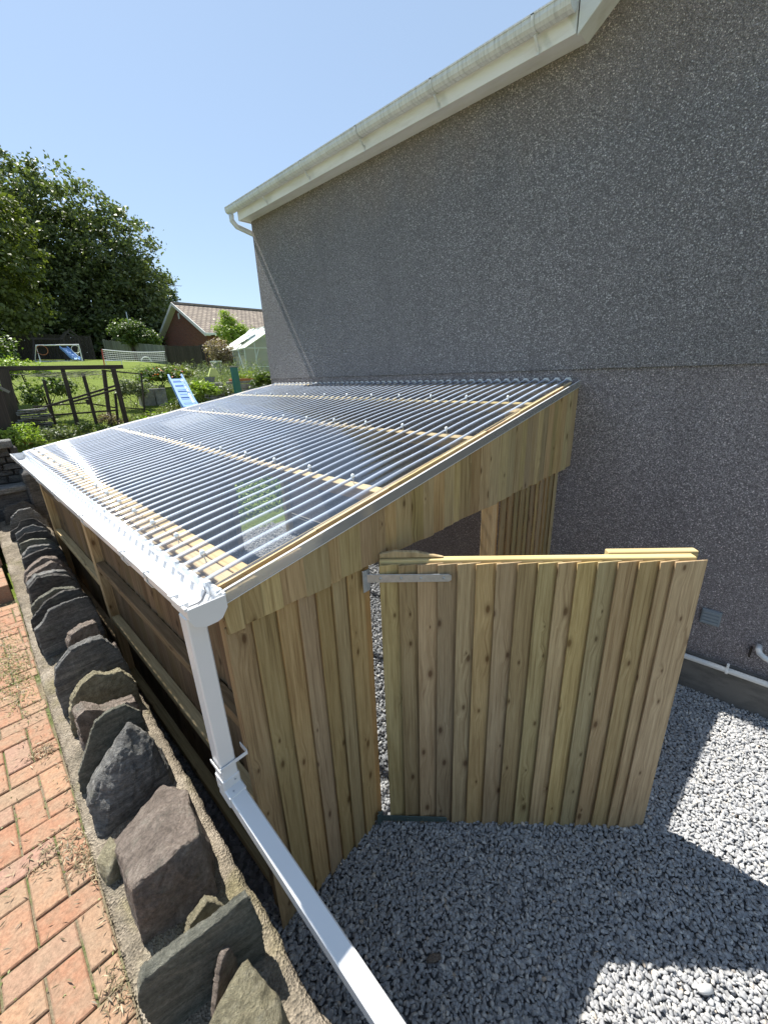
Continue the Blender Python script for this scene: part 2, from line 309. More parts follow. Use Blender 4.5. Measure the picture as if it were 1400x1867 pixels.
# ---------------------------------------------------------------- mesh helpers
def V(*a): return np.array(a, float)
class MB:
    def __init__(s): s.v = []; s.f = []; s.uv = []; s.r = []
    def face(s, pts, uvs=None, r=None):
        k = len(s.v); s.v += [tuple(map(float, p)) for p in pts]; s.f.append(tuple(range(k, k+len(pts))))
        s.uv += uvs if uvs else [(0.0, 0.0)]*len(pts); s.r.append(random.random() if r is None else r)
    def prism(s, sec, vec, r=None, top=None):
        """extrude a closed convex section (list of 3D points) along vec; grain uv runs along vec"""
        r = random.random() if r is None else r
        vec = V(*vec); A = [V(*p) for p in sec]; B = [p+vec for p in (A if top is None else [V(*q)-vec for q in top])]
        L = float(np.linalg.norm(vec)); u0, v0 = random.random()*50, random.random()*50
        k = len(s.v); n = len(A)
        s.v += [tuple(p) for p in A]+[tuple(p) for p in B]
        cen = sum(A)/n; nrm = np.zeros(3)
        for i in range(n): nrm += np.cross(A[i]-cen, A[(i+1) % n]-cen)
        flip = float(nrm@vec) < 0
        u = 0.0
        for i in range(n):
            j = (i+1) % n; w_ = float(np.linalg.norm(A[j]-A[i]))
            f = [k+i, k+j, k+n+j, k+n+i]; q = [(u0+u, v0), (u0+u+w_, v0), (u0+u+w_, v0+L), (u0+u, v0+L)]
            if flip: f = f[::-1]; q = q[::-1]
            s.f.append(tuple(f)); s.uv += q; s.r.append(r); u += w_
        for base_, rev in ((k, not flip), (k+n, flip)):
            idx = list(range(base_, base_+n))
            if rev: idx = idx[::-1]
            s.f.append(tuple(idx)); s.uv += [(u0+7+s.v[i][0]+s.v[i][1]*.3, v0+(s.v[i][2])*.3) for i in idx]; s.r.append(r)
    def bar(s, p0, p1, wv, tv, r=None):
        """box from p0 to p1, p0 being the centre of the end; wv and tv are its full width and thickness vectors"""
        p0, p1, wv, tv = V(*p0), V(*p1), V(*wv), V(*tv)
        s.prism([p0-wv/2-tv/2, p0+wv/2-tv/2, p0+wv/2+tv/2, p0-wv/2+tv/2], p1-p0, r)
    def box(s, a, b, axis=2, r=None):
        a, b = V(*a), V(*b); lo, hi = np.minimum(a, b), np.maximum(a, b); d = hi-lo
        ax = [0, 1, 2]; ax.remove(axis); e = np.eye(3)
        c0 = (lo+hi)/2; c0[axis] = lo[axis]; c1 = c0.copy(); c1[axis] = hi[axis]
        s.bar(c0, c1, e[ax[0]]*d[ax[0]], e[ax[1]]*d[ax[1]], r)
    def tube(s, pts, rad, n=8, r=None):
        r = random.random() if r is None else r
        pts = [V(*p) for p in pts]; rad = rad if hasattr(rad, '__len__') else [rad]*len(pts)
        k = len(s.v); a0 = V(.31, .17, .93)
        for i, p in enumerate(pts):
            d = pts[min(i+1, len(pts)-1)]-pts[max(i-1, 0)]; d /= np.linalg.norm(d)+1e-9
            x = np.cross(d, a0)
            if np.linalg.norm(x) < .1: x = np.cross(d, V(1, 0, 0))
            x /= np.linalg.norm(x); y = np.cross(d, x)
            for j in range(n):
                an = 2*math.pi*j/n; s.v.append(tuple(p+rad[i]*(math.cos(an)*x+math.sin(an)*y)))
        for i in range(len(pts)-1):
            for j in range(n):
                j2 = (j+1) % n
                s.f.append((k+i*n+j, k+i*n+j2, k+(i+1)*n+j2, k+(i+1)*n+j)); s.uv += [(j/n, i), (j2/n, i), (j2/n, i+1), (j/n, i+1)]; s.r.append(r)
        s.f.append(tuple(k+j for j in range(n))[::-1]); s.uv += [(0, 0)]*n; s.r.append(r)
        s.f.append(tuple(k+(len(pts)-1)*n+j for j in range(n))); s.uv += [(0, 0)]*n; s.r.append(r)
    def build(s, name, mat, parent=None, bevel=0, smooth=False):
        me = bpy.data.meshes.new(name); me.from_pydata(s.v, [], s.f)
        uvl = me.uv_layers.new(name='grain'); uvl.data.foreach_set('uv', np.array(s.uv, np.float32).ravel())
        at = me.attributes.new('rnd', 'FLOAT', 'FACE'); at.data.foreach_set('value', np.array(s.r, np.float32))
        me.materials.append(mat)
        if smooth: me.polygons.foreach_set('use_smooth', [True]*len(s.f))
        return link(name, me, parent, bevel)
def link(name, me, parent=None, bevel=0):
    ob = bpy.data.objects.new(name, me); col.objects.link(ob)
    if parent is not None:
        ob.parent = parent; ob.matrix_parent_inverse = Matrix.Translation(parent.location).inverted() if parent.parent is None else parent.matrix_parent_inverse.copy()
        if parent.parent is not None: ob.matrix_parent_inverse = Matrix.Identity(4)
    if bevel:
        b = ob.modifiers.new('bevel', 'BEVEL'); b.width = bevel; b.segments = 1; b.limit_method = 'ANGLE'; b.angle_limit = R(40)
    return ob
def tag(ob, label=None, cat=None, group=None, kind=None):
    if label: ob['label'] = label
    if cat: ob['category'] = cat
    if group: ob['group'] = group
    if kind: ob['kind'] = kind
    return ob
def empty(name, loc, label, cat, group=None):
    e = bpy.data.objects.new(name, None); col.objects.link(e); e.location = loc; e.empty_display_size = .1
    return tag(e, label, cat, group)
def np_mesh(name, verts, faces, mat, rnd=None, parent=None, smooth=False):
    """verts (N,3), faces (F,k) arrays of one face size"""
    me = bpy.data.meshes.new(name); F, k = faces.shape
    me.vertices.add(len(verts)); me.vertices.foreach_set('co', verts.astype(np.float32).ravel())
    me.loops.add(F*k); me.loops.foreach_set('vertex_index', faces.astype(np.int32).ravel())
    me.polygons.add(F); me.polygons.foreach_set('loop_start', np.arange(0, F*k, k, dtype=np.int32))
    me.update(calc_edges=True)
    if rnd is not None:
        at = me.attributes.new('rnd', 'FLOAT', 'FACE'); at.data.foreach_set('value', rnd.astype(np.float32))
    if smooth: me.polygons.foreach_set('use_smooth', [True]*F)
    me.materials.append(mat); me.validate()
    return link(name, me, parent)
def noise3(p, s=1.0, seed=0):
    """cheap smooth pseudo noise from sines, -1..1"""
    q = p*s; r = np.random.default_rng(seed); out = 0
    for k in range(5):
        d = r.normal(size=3); d /= np.linalg.norm(d); f = 1.0*(1.6**k)
        out = out + np.sin(q@d*f+r.random()*6.28)/(1.35**k)
    return out/2.6
def leaf_mesh(name, C, size, mat, parent=None, up=.4, outward=None, aspect=.55, jitter=.5):
    """one quad per leaf, folded as a rhombus, at centres C"""
    N = len(C); n = RNG.normal(size=(N, 3)); n /= np.linalg.norm(n, axis=1)[:, None]
    n[:, 2] = np.abs(n[:, 2])+up
    if outward is not None: n += outward
    n /= np.linalg.norm(n, axis=1)[:, None]
    a = RNG.normal(size=(N, 3)); a -= (a*n).sum(1)[:, None]*n; a /= np.linalg.norm(a, axis=1)[:, None]; b = np.cross(n, a)
    L = size*(1-jitter/2+jitter*RNG.random(N))[:, None]; W = L*aspect
    P = np.stack([C-a*L/2, C+b*W/2+n*L*.06, C+a*L/2-n*L*.10, C-b*W/2+n*L*.06], 1).reshape(-1, 3)
    F = np.arange(4*N).reshape(N, 4)
    return np_mesh(name, P, F, mat, RNG.random(N), parent)
def crown_points(lobes, clumps, per, rc, fill=.25):
    """leaf clumps over the surface of overlapping lobes"""
    Ls = np.array(lobes, float); vol = Ls[:, 3]*Ls[:, 4]+Ls[:, 4]*Ls[:, 5]; pr = vol/vol.sum()
    k = RNG.choice(len(Ls), clumps, p=pr); d = RNG.normal(size=(clumps, 3)); d /= np.linalg.norm(d, axis=1)[:, None]
    rad = 1-RNG.random(clumps)**2*fill*2.2; rad = np.clip(rad, .25, 1)
    cc = Ls[k, :3]+d*Ls[k, 3:6]*rad[:, None]
    s = rc*(0.5+RNG.random(clumps))
    P = np.repeat(cc, per, 0)+RNG.normal(size=(clumps*per, 3))*np.repeat(s, per)[:, None]*np.array([.55, .55, .36])
    O = np.repeat(d, per, 0)
    return P, O
def tree(name, label, cat, base, lobes, mat, clumps, per, rc, leaf, trunk_r, group=None, limbs=7, fill=.25, aspect=.6):
    root = empty(name, base, label, cat, group)
    P, O = crown_points(lobes, clumps, per, rc, fill)
    P = P[P[:, 2] > base[2]+.02]; O = O[:len(P)]
    leaf_mesh('crown', P, leaf, mat, root, .25, O*.5, aspect)
    m = MB(); c = np.array(lobes[0][:3]); b = V(*base)
    mid = b+(c-b)*.5+V(random.uniform(-.1, .1), 0, 0)*trunk_r*5
    m.tube([b-V(0, 0, .3), b+(mid-b)*.5, mid, c], [trunk_r*1.2, trunk_r, trunk_r*.8, trunk_r*.35], 8)
    for i in range(limbs):
        lb = lobes[i % len(lobes)]; e = np.array(lb[:3])+np.clip(RNG.normal(size=3)*.3, -.45, .45)*np.array(lb[3:6])
        s0 = b+(c-b)*random.uniform(.3, .8)
        m.tube([s0, (s0+e)/2+V(0, 0, -.05*np.linalg.norm(e-s0)), e], [trunk_r*.5, trunk_r*.3, trunk_r*.08], 6)
    m.build('trunk', M_['bark'], root, smooth=True)
    return root
exec_after = []

# ================================================================ SETTING
def sstep(a, b, x): t_ = np.clip((x-a)/(b-a), 0, 1); return t_*t_*(3-2*t_)
def zl(y): return np.interp(y, [5.5, 6.0, 6.8, 8, 12, 17, 21, 30, 45, 90], [1.72, 1.80, 1.84, 2.03, 2.50, 3.10, 3.40, 3.92, 4.6, 6.5])
def wall_xl(y): return -3.655+.022*(y+.2)
def wall_xr(y): return -3.262+.036*np.maximum(y, -.5)
def wall_z(y): return .75+np.interp(y, [3.1, 5.2], [0, .34])
def terrain(x, y):
    z = zl(y)
    bed = sstep(8.15, 8.3, y)*sstep(-.75, -.6, x)*(1-sstep(12, 16, y))
    z = z+bed*np.maximum(2.38-z, 0)
    far = sstep(3.2, 4.4, x+0*y)*sstep(9, 11, y)*(1-sstep(24, 32, y)); z = z*(1-far)+far*2.5
    s = np.where(x > -1.05, .40*np.clip((y-5.05)/1.25, 0, 1)+.60*sstep(6.3, 6.95, y), sstep(5.3, 5.9, y))
    z = z*s-.03*(1-s)
    z = np.where((x < -3.4) & (y < 5.4), .70, z)
    z = np.where((x > -3.4) & (y < 4.7), -.03, z)
    return z
xs = np.unique(np.concatenate([np.linspace(-80, -8, 12), np.linspace(-8, -3.6, 10), [-3.45, -3.35, -3.2], np.linspace(-3.1, 6, 60), np.linspace(6, 20, 30), np.linspace(20, 120, 12)]))
ys = np.unique(np.concatenate([np.linspace(-60, -4, 10), np.linspace(-4, 4.6, 16), np.linspace(4.7, 9, 60), np.linspace(9, 24, 60), np.linspace(24, 60, 30), np.linspace(60, 160, 10)]))
X, Y = np.meshgrid(xs, ys, indexing='ij'); Z = terrain(X, Y)
Z = Z+np.where(Y > 5.6, .035*noise3(np.stack([X, Y, 0*X], -1).reshape(-1, 3), 1.3).reshape(X.shape), 0)
nx, ny = len(xs), len(ys); idx = np.arange(nx*ny).reshape(nx, ny)
F = np.stack([idx[:-1, :-1], idx[1:, :-1], idx[1:, 1:], idx[:-1, 1:]], -1).reshape(-1, 4)
tag(np_mesh('ground', np.stack([X, Y, Z], -1).reshape(-1, 3), F, M_['lawn'], smooth=True), kind='structure')
# gravel bed: one sheet beside the house, loose stones over it
gx, gy = np.linspace(-3.36, .3, 30), np.linspace(-9, 5.02, 90); X, Y = np.meshgrid(gx, gy, indexing='ij')
Z = -.012+.008*noise3(np.stack([X, Y, 0*X], -1).reshape(-1, 3), 3.0, 3).reshape(X.shape)
idx = np.arange(X.size).reshape(X.shape); F = np.stack([idx[:-1, :-1], idx[1:, :-1], idx[1:, 1:], idx[:-1, 1:]], -1).reshape(-1, 4)
tag(np_mesh('gravel_bed', np.stack([X, Y, Z], -1).reshape(-1, 3), F, M_['gravelbed'], smooth=True), kind='structure')

def ico():
    p = (1+5**.5)/2; v = [(-1, p, 0), (1, p, 0), (-1, -p, 0), (1, -p, 0), (0, -1, p), (0, 1, p), (0, -1, -p), (0, 1, -p), (p, 0, -1), (p, 0, 1), (-p, 0, -1), (-p, 0, 1)]
    f = [(0, 11, 5), (0, 5, 1), (0, 1, 7), (0, 7, 10), (0, 10, 11), (1, 5, 9), (5, 11, 4), (11, 10, 2), (10, 7, 6), (7, 1, 8), (3, 9, 4), (3, 4, 2), (3, 2, 6), (3, 6, 8), (3, 8, 9), (4, 9, 5), (2, 4, 11), (6, 2, 10), (8, 6, 7), (9, 8, 1)]
    v = np.array(v, float); v /= np.linalg.norm(v, axis=1)[:, None]; return v, f
def ico2():
    v, f = ico(); v = [tuple(a) for a in v]; c = {}; o_ = []
    def mid(a, b):
        k = (min(a, b), max(a, b))
        if k not in c: m = np.array(v[a])+np.array(v[b]); m /= np.linalg.norm(m); v.append(tuple(m)); c[k] = len(v)-1
        return c[k]
    for a, b, d in f: x, y, z = mid(a, b), mid(b, d), mid(d, a); o_ += [(a, x, z), (b, y, x), (d, z, y), (x, y, z)]
    return np.array(v), np.array(o_)
IV, IF = ico2()
def pebbles(P, S, protos=14):
    """scatter rough stones at P with semi-axes S -> verts, faces, rnd"""
    N = len(P); pv = []
    for k in range(protos):
        r = np.random.default_rng(k+50); d = IV.copy()
        for _ in range(7):       # chop flat facets
            n_ = r.normal(size=3); n_ /= np.linalg.norm(n_); h_ = r.uniform(.5, .85); t_ = d@n_; d = d-np.where(t_ > h_, t_-h_, 0)[:, None]*n_
        pv.append(d*(1+.06*r.normal(size=(len(d), 1))))
    pv = np.array(pv); which = RNG.integers(0, protos, N)
    q = RNG.normal(size=(N, 4)); q[:, 1:3] *= .45; q /= np.linalg.norm(q, axis=1)[:, None]; a, b, c, d = q.T
    Rm = np.stack([1-2*(c*c+d*d), 2*(b*c-a*d), 2*(b*d+a*c), 2*(b*c+a*d), 1-2*(b*b+d*d), 2*(c*d-a*b), 2*(b*d-a*c), 2*(c*d+a*b), 1-2*(b*b+c*c)], -1).reshape(N, 3, 3)
    W = np.einsum('nij,nkj->nki', Rm, pv[which]*S[:, None, :])+P[:, None, :]
    F = (IF[None]+(np.arange(N)*len(IV))[:, None, None]).reshape(-1, 3)
    return W.reshape(-1, 3), F, np.repeat(RNG.random(N), len(IF))
def scatter(x0, x1, y0, y1, pitch, z, layers=1):
    xs_ = np.arange(x0, x1, pitch); ys_ = np.arange(y0, y1, pitch); X, Y = np.meshgrid(xs_, ys_); P = []
    for k in range(layers):
        A = np.stack([X.ravel(), Y.ravel()], -1)+RNG.uniform(-.6, .6, (X.size, 2))*pitch
        P.append(np.concatenate([A, np.full((len(A), 1), z+k*.007)+RNG.uniform(-.004, .004, (len(A), 1))], 1))
    return np.concatenate(P)
P = np.concatenate([scatter(-3.15, .0, -2.75, .15, .0152, .0, 1), scatter(-3.15, .0, -2.75, .15, .026, .008, 1), scatter(-3.0, .0, .15, 5.6, .027, .0, 1)])
S = RNG.uniform(.75, 1.35, (len(P), 1))*np.array([[.0130, .0092, .0066]])*RNG.uniform(.8, 1.2, (len(P), 3))
v_, f_, r_ = pebbles(P, S)
tag(np_mesh('gravel', v_, f_, M_['gravel'], r_), 'loose grey slate gravel covering the yard beside the house', kind='stuff')
# a few larger pale stones in the gravel
for (x, y, s, lab) in ((-2.02, -1.52, .05, 'oval white pebble lying in the shaded gravel'), (-2.72, -.62, .05, 'flat brown shard lying in the shaded gravel near the post')):
    vv, ff, rr = pebbles(V([x, y, .02]) if False else np.array([[x, y, .02]]), np.array([[s, s*.55, s*.35]]))
    nm = 'pebble' if 'white' in lab else 'stone_shard'
    o_ = np_mesh(nm, vv, ff, M_['pvc_dirty'] if nm == 'pebble' else M_['st_brown'], rr); tag(o_, lab, 'stone')

# brick terrace: herringbone clay pavers on a sand bed
def bed(name, x0, x1, y0, y1, z, mat):
    m = MB(); m.face([(x0, y0, z), (float(wall_xl(y0))-.004, y0, z), (float(wall_xl(y1))-.004, y1, z), (x0, y1, z)], None, .5); return tag(m.build(name, mat), kind='structure')
bed('sand_bed', -6.6, -3.45, -5, 3.32, .748, M_['sand'])
m = MB(); pt = .1015
def brick(m, a, b, c, d, z, th=.05):
    c = min(c, float(wall_xl((b+d)/2))-.006)
    if c-a < .02: return
    jx = random.uniform(-.001, .001); jz = random.uniform(-.003, .0035); tilt = random.uniform(-.003, .003)
    e = .0036
    sec = [(a+e, b+e, z-th), (c-e, b+e, z-th), (c-e, d-e, z-th), (a+e, d-e, z-th)]
    q = .004
    top = [(a+e, b+e, z+jz-q), (c-e, b+e, z+jz+tilt-q), (c-e, d-e, z+jz+tilt-q), (a+e, d-e, z+jz-q)]
    cap = [(a+e+q, b+e+q, z+jz), (c-e-q, b+e+q, z+jz+tilt), (c-e-q, d-e-q, z+jz+tilt), (a+e+q, d-e-q, z+jz)]
    r = random.random()
    m.prism(sec, (0, 0, th), r, top=top)
    k = 4
    for i in range(4): m.face([top[i], top[(i+1) % 4], cap[(i+1) % 4], cap[i]], None, r)
    m.face(cap, None, r)
missing = {(5, 4)}
for i in range(-26, 8):
    for j in range(-50, 34):
        x, y = -3.94+i*pt, .077+j*pt; k = (i-j) % 4
        if y > 3.2 or y < -4.9: continue
        if k == 0: brick(m, x, y, x+2*pt, y+pt, .757)
        elif k == 3: brick(m, x, y, x+pt, y+2*pt, .757)
tag(m.build('paving', M_['brick']), kind='structure')
m = MB()   # two brick steps at the far end
for s_, (y0, z) in enumerate(((3.32, .90), (3.92, 1.05), (4.5, 1.2))):
    for i in range(26):
        x = wall_xl(y0)-.02-(i+1)*.106
        m.prism([(x, y0, z-.16), (x+.10, y0, z-.16), (x+.10, y0+.212, z-.16), (x, y0+.212, z-.16)], (0, 0, .16+random.uniform(-.003, .003)))
        for k2 in range(4): m.prism([(x, y0+.218+k2*.103, z-.16), (x+.10, y0+.218+k2*.103, z-.16), (x+.10, y0+.315+k2*.103, z-.16), (x, y0+.315+k2*.103, z-.16)], (0, 0, .158+random.uniform(-.003, .003)))
tag(m.build('steps', M_['brick'], bevel=.004), kind='structure')
# litter and weeds growing in the joints
C = []
for (cx, cy, sx, sy, n) in ((-3.72, 1.95, .05, .35, 500), (-3.80, 2.2, .12, .4, 380), (-3.70, 1.13, .04, .03, 130), (-3.735, .50, .06, .04, 170), (-3.67, .37, .03, .05, 140), (-3.69, -.14, .02, .04, 90), (-3.66, .05, .015, .5, 160), (-3.9, .6, .3, .6, 200), (-3.7, 2.9, .1, .3, 200)):
    C.append(np.stack([RNG.normal(cx, sx, n), RNG.normal(cy, sy, n), .762+np.abs(RNG.normal(0, .006, n))], -1))
C = np.concatenate(C); C = C[(C[:, 0] < wall_xl(C[:, 1])-.005)]
tag(leaf_mesh('leaf_litter', C, .026, M_['lf_dry'], up=.8, aspect=.16), 'dry stems and dead leaves strewn over the brick paving', kind='stuff')
# weeds follow the brick joints
C = []
for _ in range(1500):
    i, j = random.randint(-12, 4), random.randint(-12, 32); x, y = -3.94+i*pt, .077+j*pt
    if random.random() < .5: C.append((x+random.gauss(0, .003), y+random.random()*pt, .757))
    else: C.append((x+random.random()*pt, y+random.gauss(0, .003), .757))
for _ in range(900): C.append((random.gauss(-3.73, .05), random.gauss(2.1, .28), .764))
C = np.array(C); C = C[(noise3(C, 3.0, 5) > .05) | (C[:, 1] > 1.5)]; C = C[(C[:, 0] < wall_xl(C[:, 1])-.005)]
tag(leaf_mesh('weeds', C, .012, M_['lf_weed'], up=.6, aspect=.5), 'tiny green weeds growing in the brick joints', kind='stuff')

# ---------------------------------------------------------------- low stone wall with upright coping stones
wallroot = empty('stone_wall', (-3.45, 1.5, 0), 'low mortared wall with jagged upright coping stones beside the brick paving', 'wall')
yy = np.linspace(-3.0, 5.25, 420); uu = np.linspace(0, 1, 26)
U, YY = np.meshgrid(uu, yy, indexing='ij'); xl, xr = wall_xl(YY), wall_xr(YY)
xr = xr+.012*noise3(np.stack([YY*0+3, YY, YY*0], -1).reshape(-1, 3), 14, 2).reshape(YY.shape)
xl = xl+.008*noise3(np.stack([YY*0+9, YY, YY*0], -1).reshape(-1, 3), 10, 4).reshape(YY.shape)
XX = xl+(xr-xl)*U; pts = np.stack([XX, YY, XX*0], -1).reshape(-1, 3)
ZZ = wall_z(YY)+.010*noise3(pts, 9, 6).reshape(YY.shape)+.006*noise3(pts, 34, 7).reshape(YY.shape)+.0035*RNG.normal(size=YY.shape)
ZZ -= .02*sstep(.93, 1.0, U)+.008*sstep(.06, 0, U)
rows = [np.stack([XX[i], YY[i], ZZ[i]], -1) for i in range(len(uu))]
rr_ = rows[-1].copy(); side = []
for dz in (.03, .08, .2, .4, .8): q = rr_.copy(); q[:, 2] -= dz; q[:, 0] += .012*noise3(q, 8, 8)-.01; side.append(q)
ll_ = rows[0].copy(); ls = []
for dz in (.03, .1): q = ll_.copy(); q[:, 2] -= dz; ls.insert(0, q)
G = np.array(ls+rows+side); idx = np.arange(G.shape[0]*G.shape[1]).reshape(G.shape[:2])
F = np.stack([idx[:-1, :-1], idx[1:, :-1], idx[1:, 1:], idx[:-1, 1:]], -1).reshape(-1, 4)
np_mesh('mortar_bed', G.reshape(-1, 3), F, M_['mortar'], parent=wallroot)

def stone_noise(P, rough, seed, r):
    d = np.stack([noise3(P+k*7.7, 11, seed+k) for k in range(3)], -1)*rough
    d += np.stack([noise3(P+k*3.3, 42, seed+10+k) for k in range(3)], -1)*rough*.6
    d += np.stack([noise3(P+k*1.3, 110, seed+20+k) for k in range(3)], -1)*rough*.30
    return P+d+r.normal(size=P.shape)*rough*.05
def slab(outline, y, th, mat, lean=0.0, turn=0.0, rough=.006, label=None, seed=None):
    """upright split slab: outline = [(x, height), ...] left to right over the top; th = thickness along +y"""
    seed = random.randint(0, 9999) if seed is None else seed; r = np.random.default_rng(seed)
    xa, xb = outline[0][0], outline[-1][0]; ox = (xa+xb)/2; base = float(wall_z(y))
    pts = [(xa, -.05)]+list(outline)+[(xb, -.05)]; poly = []
    for a, b in zip(pts, pts[1:]+pts[:1]):
        L_ = math.hypot(b[0]-a[0], b[1]-a[1]); n = max(1, int(L_/.007)); jag = r.normal(size=n)*.0016
        nx_, nz_ = -(b[1]-a[1])/max(L_, 1e-6), (b[0]-a[0])/max(L_, 1e-6)
        for i in range(n): poly.append((a[0]+(b[0]-a[0])*i/n+nx_*jag[i], a[1]+(b[1]-a[1])*i/n+nz_*jag[i]))
    poly = np.array(poly); n = len(poly); c = poly.mean(0); nth = max(4, int(th/.006)); layers = []
    for k in range(1, 12): layers.append((k/12*.99, 0))
    shelf = 1.0
    for i in range(nth+1):       # laminated rim: each bed a little larger or smaller than the last
        if r.random() < .45: shelf = 1-abs(r.normal())*.022
        layers.append((shelf if 0 < i < nth else min(shelf, .99), i/nth))
    for k in range(11, 0, -1): layers.append((k/12*.99, 1))
    V3 = [np.array([[c[0], 0, c[1]]])]
    for sc2, t_ in layers: q = c+(poly-c)*sc2; V3.append(np.stack([q[:, 0], np.full(n, t_*th), q[:, 1]], -1))
    V3.append(np.array([[c[0], th, c[1]]])); P = np.concatenate(V3)
    P[:, 1] += (P[:, 0]-ox)*r.uniform(-.10, .10)*(P[:, 1] > th*.5)
    # shallow split steps on the faces
    stp = np.round(noise3(P*V(1, 0, 1.4), 9, seed+30)*2.2)/2.2; P[:, 1] += stp*rough*.55
    P = stone_noise(P, rough, seed, r)
    ca, sa = math.cos(lean), math.sin(lean); P = np.stack([P[:, 0], P[:, 1]*ca+P[:, 2]*sa, -P[:, 1]*sa+P[:, 2]*ca], -1)
    ct, st2 = math.cos(turn), math.sin(turn); X0 = P[:, 0]-ox; P = np.stack([ox+X0*ct-P[:, 1]*st2, X0*st2+P[:, 1]*ct, P[:, 2]], -1)
    P[:, 1] += y; P[:, 2] += base; nl = len(layers); f3 = []
    for j in range(n): f3.append((0, 1+(j+1) % n, 1+j)); f3.append((1+nl*n, 1+(nl-1)*n+j, 1+(nl-1)*n+(j+1) % n))
    for i in range(nl-1):
        for j in range(n):
            j2 = (j+1) % n; a, b, cc, dd = 1+i*n+j, 1+i*n+j2, 1+(i+1)*n+j2, 1+(i+1)*n+j; f3 += [(a, b, cc), (a, cc, dd)]
    o_ = np_mesh('coping_stone', P, np.array(f3), mat, np.full(len(f3), r.random()), wallroot)
    if label: o_['label'] = label
    return o_
def boulder(pts, mat, rough=.007, label=None, seed=5, cuts=5):
    """angular block: convex hull of the given corners, finely divided and roughened"""
    bm = bmesh.new(); [bm.verts.new(p) for p in pts]
    h_ = bmesh.ops.convex_hull(bm, input=bm.verts)
    bmesh.ops.delete(bm, geom=[v_ for v_ in h_['geom_interior'] if isinstance(v_, bmesh.types.BMVert)], context='VERTS')
    bmesh.ops.bevel(bm, geom=bm.edges[:], offset=.006, segments=1, affect='EDGES')
    bmesh.ops.triangulate(bm, faces=bm.faces[:])
    for _ in range(cuts):
        le = [e for e in bm.edges if e.calc_length() > .012]
        if not le: break
        bmesh.ops.subdivide_edges(bm, edges=le, cuts=1); bmesh.ops.triangulate(bm, faces=bm.faces[:])
    P = np.array([v_.co[:] for v_ in bm.verts]); r = np.random.default_rng(seed)
    stp = np.round(noise3(P*V(1, 1, 1.6), 8, seed+30)*2.0)/2.0; P[:, 1] += stp*rough*.6; P[:, 2] += stp*rough*.5
    P = stone_noise(P, rough, seed, r); bm.verts.index_update()
    F = np.array([[v_.index for v_ in f.verts] for f in bm.faces]); bm.free()
    o_ = np_mesh('coping_stone', P, F, mat, np.full(len(F), r.random()), wallroot)
    if label: o_['label'] = label
    return o_
ST = M_
boulder([(-3.54, -.50, .935), (-3.40, -.455, .96), (-3.37, -.56, .87), (-3.43, -.68, .85), (-3.55, -.66, .87), (-3.56, -.44, .70), (-3.37, -.44, .70), (-3.355, -.60, .70), (-3.41, -.72, .70), (-3.57, -.70, .70)], ST['st_pale'], .005, 'pale cracked sandstone block nearest the camera', 3)
slab([(-3.53, .03), (-3.50, .12), (-3.43, .21), (-3.405, .20), (-3.40, .03)], -.445, .018, ST['st_brown'], .12, .42, .004)
slab([(-3.645, .02), (-3.655, .20), (-3.64, .245), (-3.55, .26), (-3.43, .275), (-3.335, .285), (-3.318, .14), (-3.325, .02)], -.365, .034, ST['st_green'], .07, -.24, .005, 'thin grey green slab spotted with lichen')
slab([(-3.53, .03), (-3.48, .16), (-3.42, .19), (-3.39, .14), (-3.37, .03)], -.245, .03, ST['st_pale'], .05, -.1, .005)
boulder([(-3.575, .29, .84), (-3.37, .34, .90), (-3.305, .20, .93), (-3.355, -.06, 1.0), (-3.47, -.085, 1.045), (-3.575, -.055, 1.0), (-3.605, -.08, .70), (-3.366, -.125, .70), (-3.30, .06, .70), (-3.30, .33, .70), (-3.58, .33, .70)], ST['st_brown'], .008, 'large brown block with a sloping sunlit top', 8)
boulder([(-3.64, .30, .80), (-3.58, .33, .84), (-3.57, .24, .86), (-3.62, .20, .80), (-3.65, .22, .70), (-3.56, .20, .70), (-3.56, .36, .70), (-3.64, .34, .70)], ST['st_pale'], .005, 'small olive stone wedged beside the brown block', 12)
boulder([(-3.40, .54, 1.125), (-3.46, .49, 1.07), (-3.345, .50, 1.05), (-3.55, .51, .98), (-3.605, .50, .87), (-3.30, .48, .86), (-3.61, .405, .70), (-3.39, .425, .70), (-3.285, .45, .70), (-3.50, .44, .95), (-3.36, .44, .97), (-3.58, .66, .85), (-3.36, .68, 1.0), (-3.28, .62, .80), (-3.58, .70, .70), (-3.28, .66, .70)], ST['st_grey'], .011, 'tall grey peaked block with a rough lit top', 21)
slab([(-3.612, .02), (-3.60, .11), (-3.55, .21), (-3.487, .325), (-3.42, .345), (-3.36, .335), (-3.31, .26), (-3.30, .02)], .70, .020, ST['st_green'], .06, -.03, .004, 'thin dark slab with a curved pale rim')
slab([(-3.55, .02), (-3.538, .235), (-3.50, .25), (-3.43, .19), (-3.34, .17), (-3.28, .15), (-3.27, .02)], .93, .10, ST['st_brown'], .10, .03, .008, 'purplish brown slab lying against the olive stone')
slab([(-3.57, .02), (-3.55, .14), (-3.51, .22), (-3.462, .275), (-3.40, .30), (-3.345, .26), (-3.28, .245), (-3.24, .16), (-3.235, .02)], 1.13, .055, ST['st_pale'], .06, .03, .007, 'olive brown pointed coping stone')
slab([(-3.575, .02), (-3.56, .22), (-3.537, .30), (-3.49, .345), (-3.44, .385), (-3.38, .385), (-3.293, .37), (-3.245, .25), (-3.215, .11), (-3.21, .02)], 1.34, .055, ST['st_grey'], .03, .05, .006, 'broad dark shield shaped coping stone')
slab([(-3.50, .02), (-3.49, .14), (-3.44, .19), (-3.41, .12), (-3.40, .02)], 1.58, .07, ST['st_pale'], .05, .1, .005)
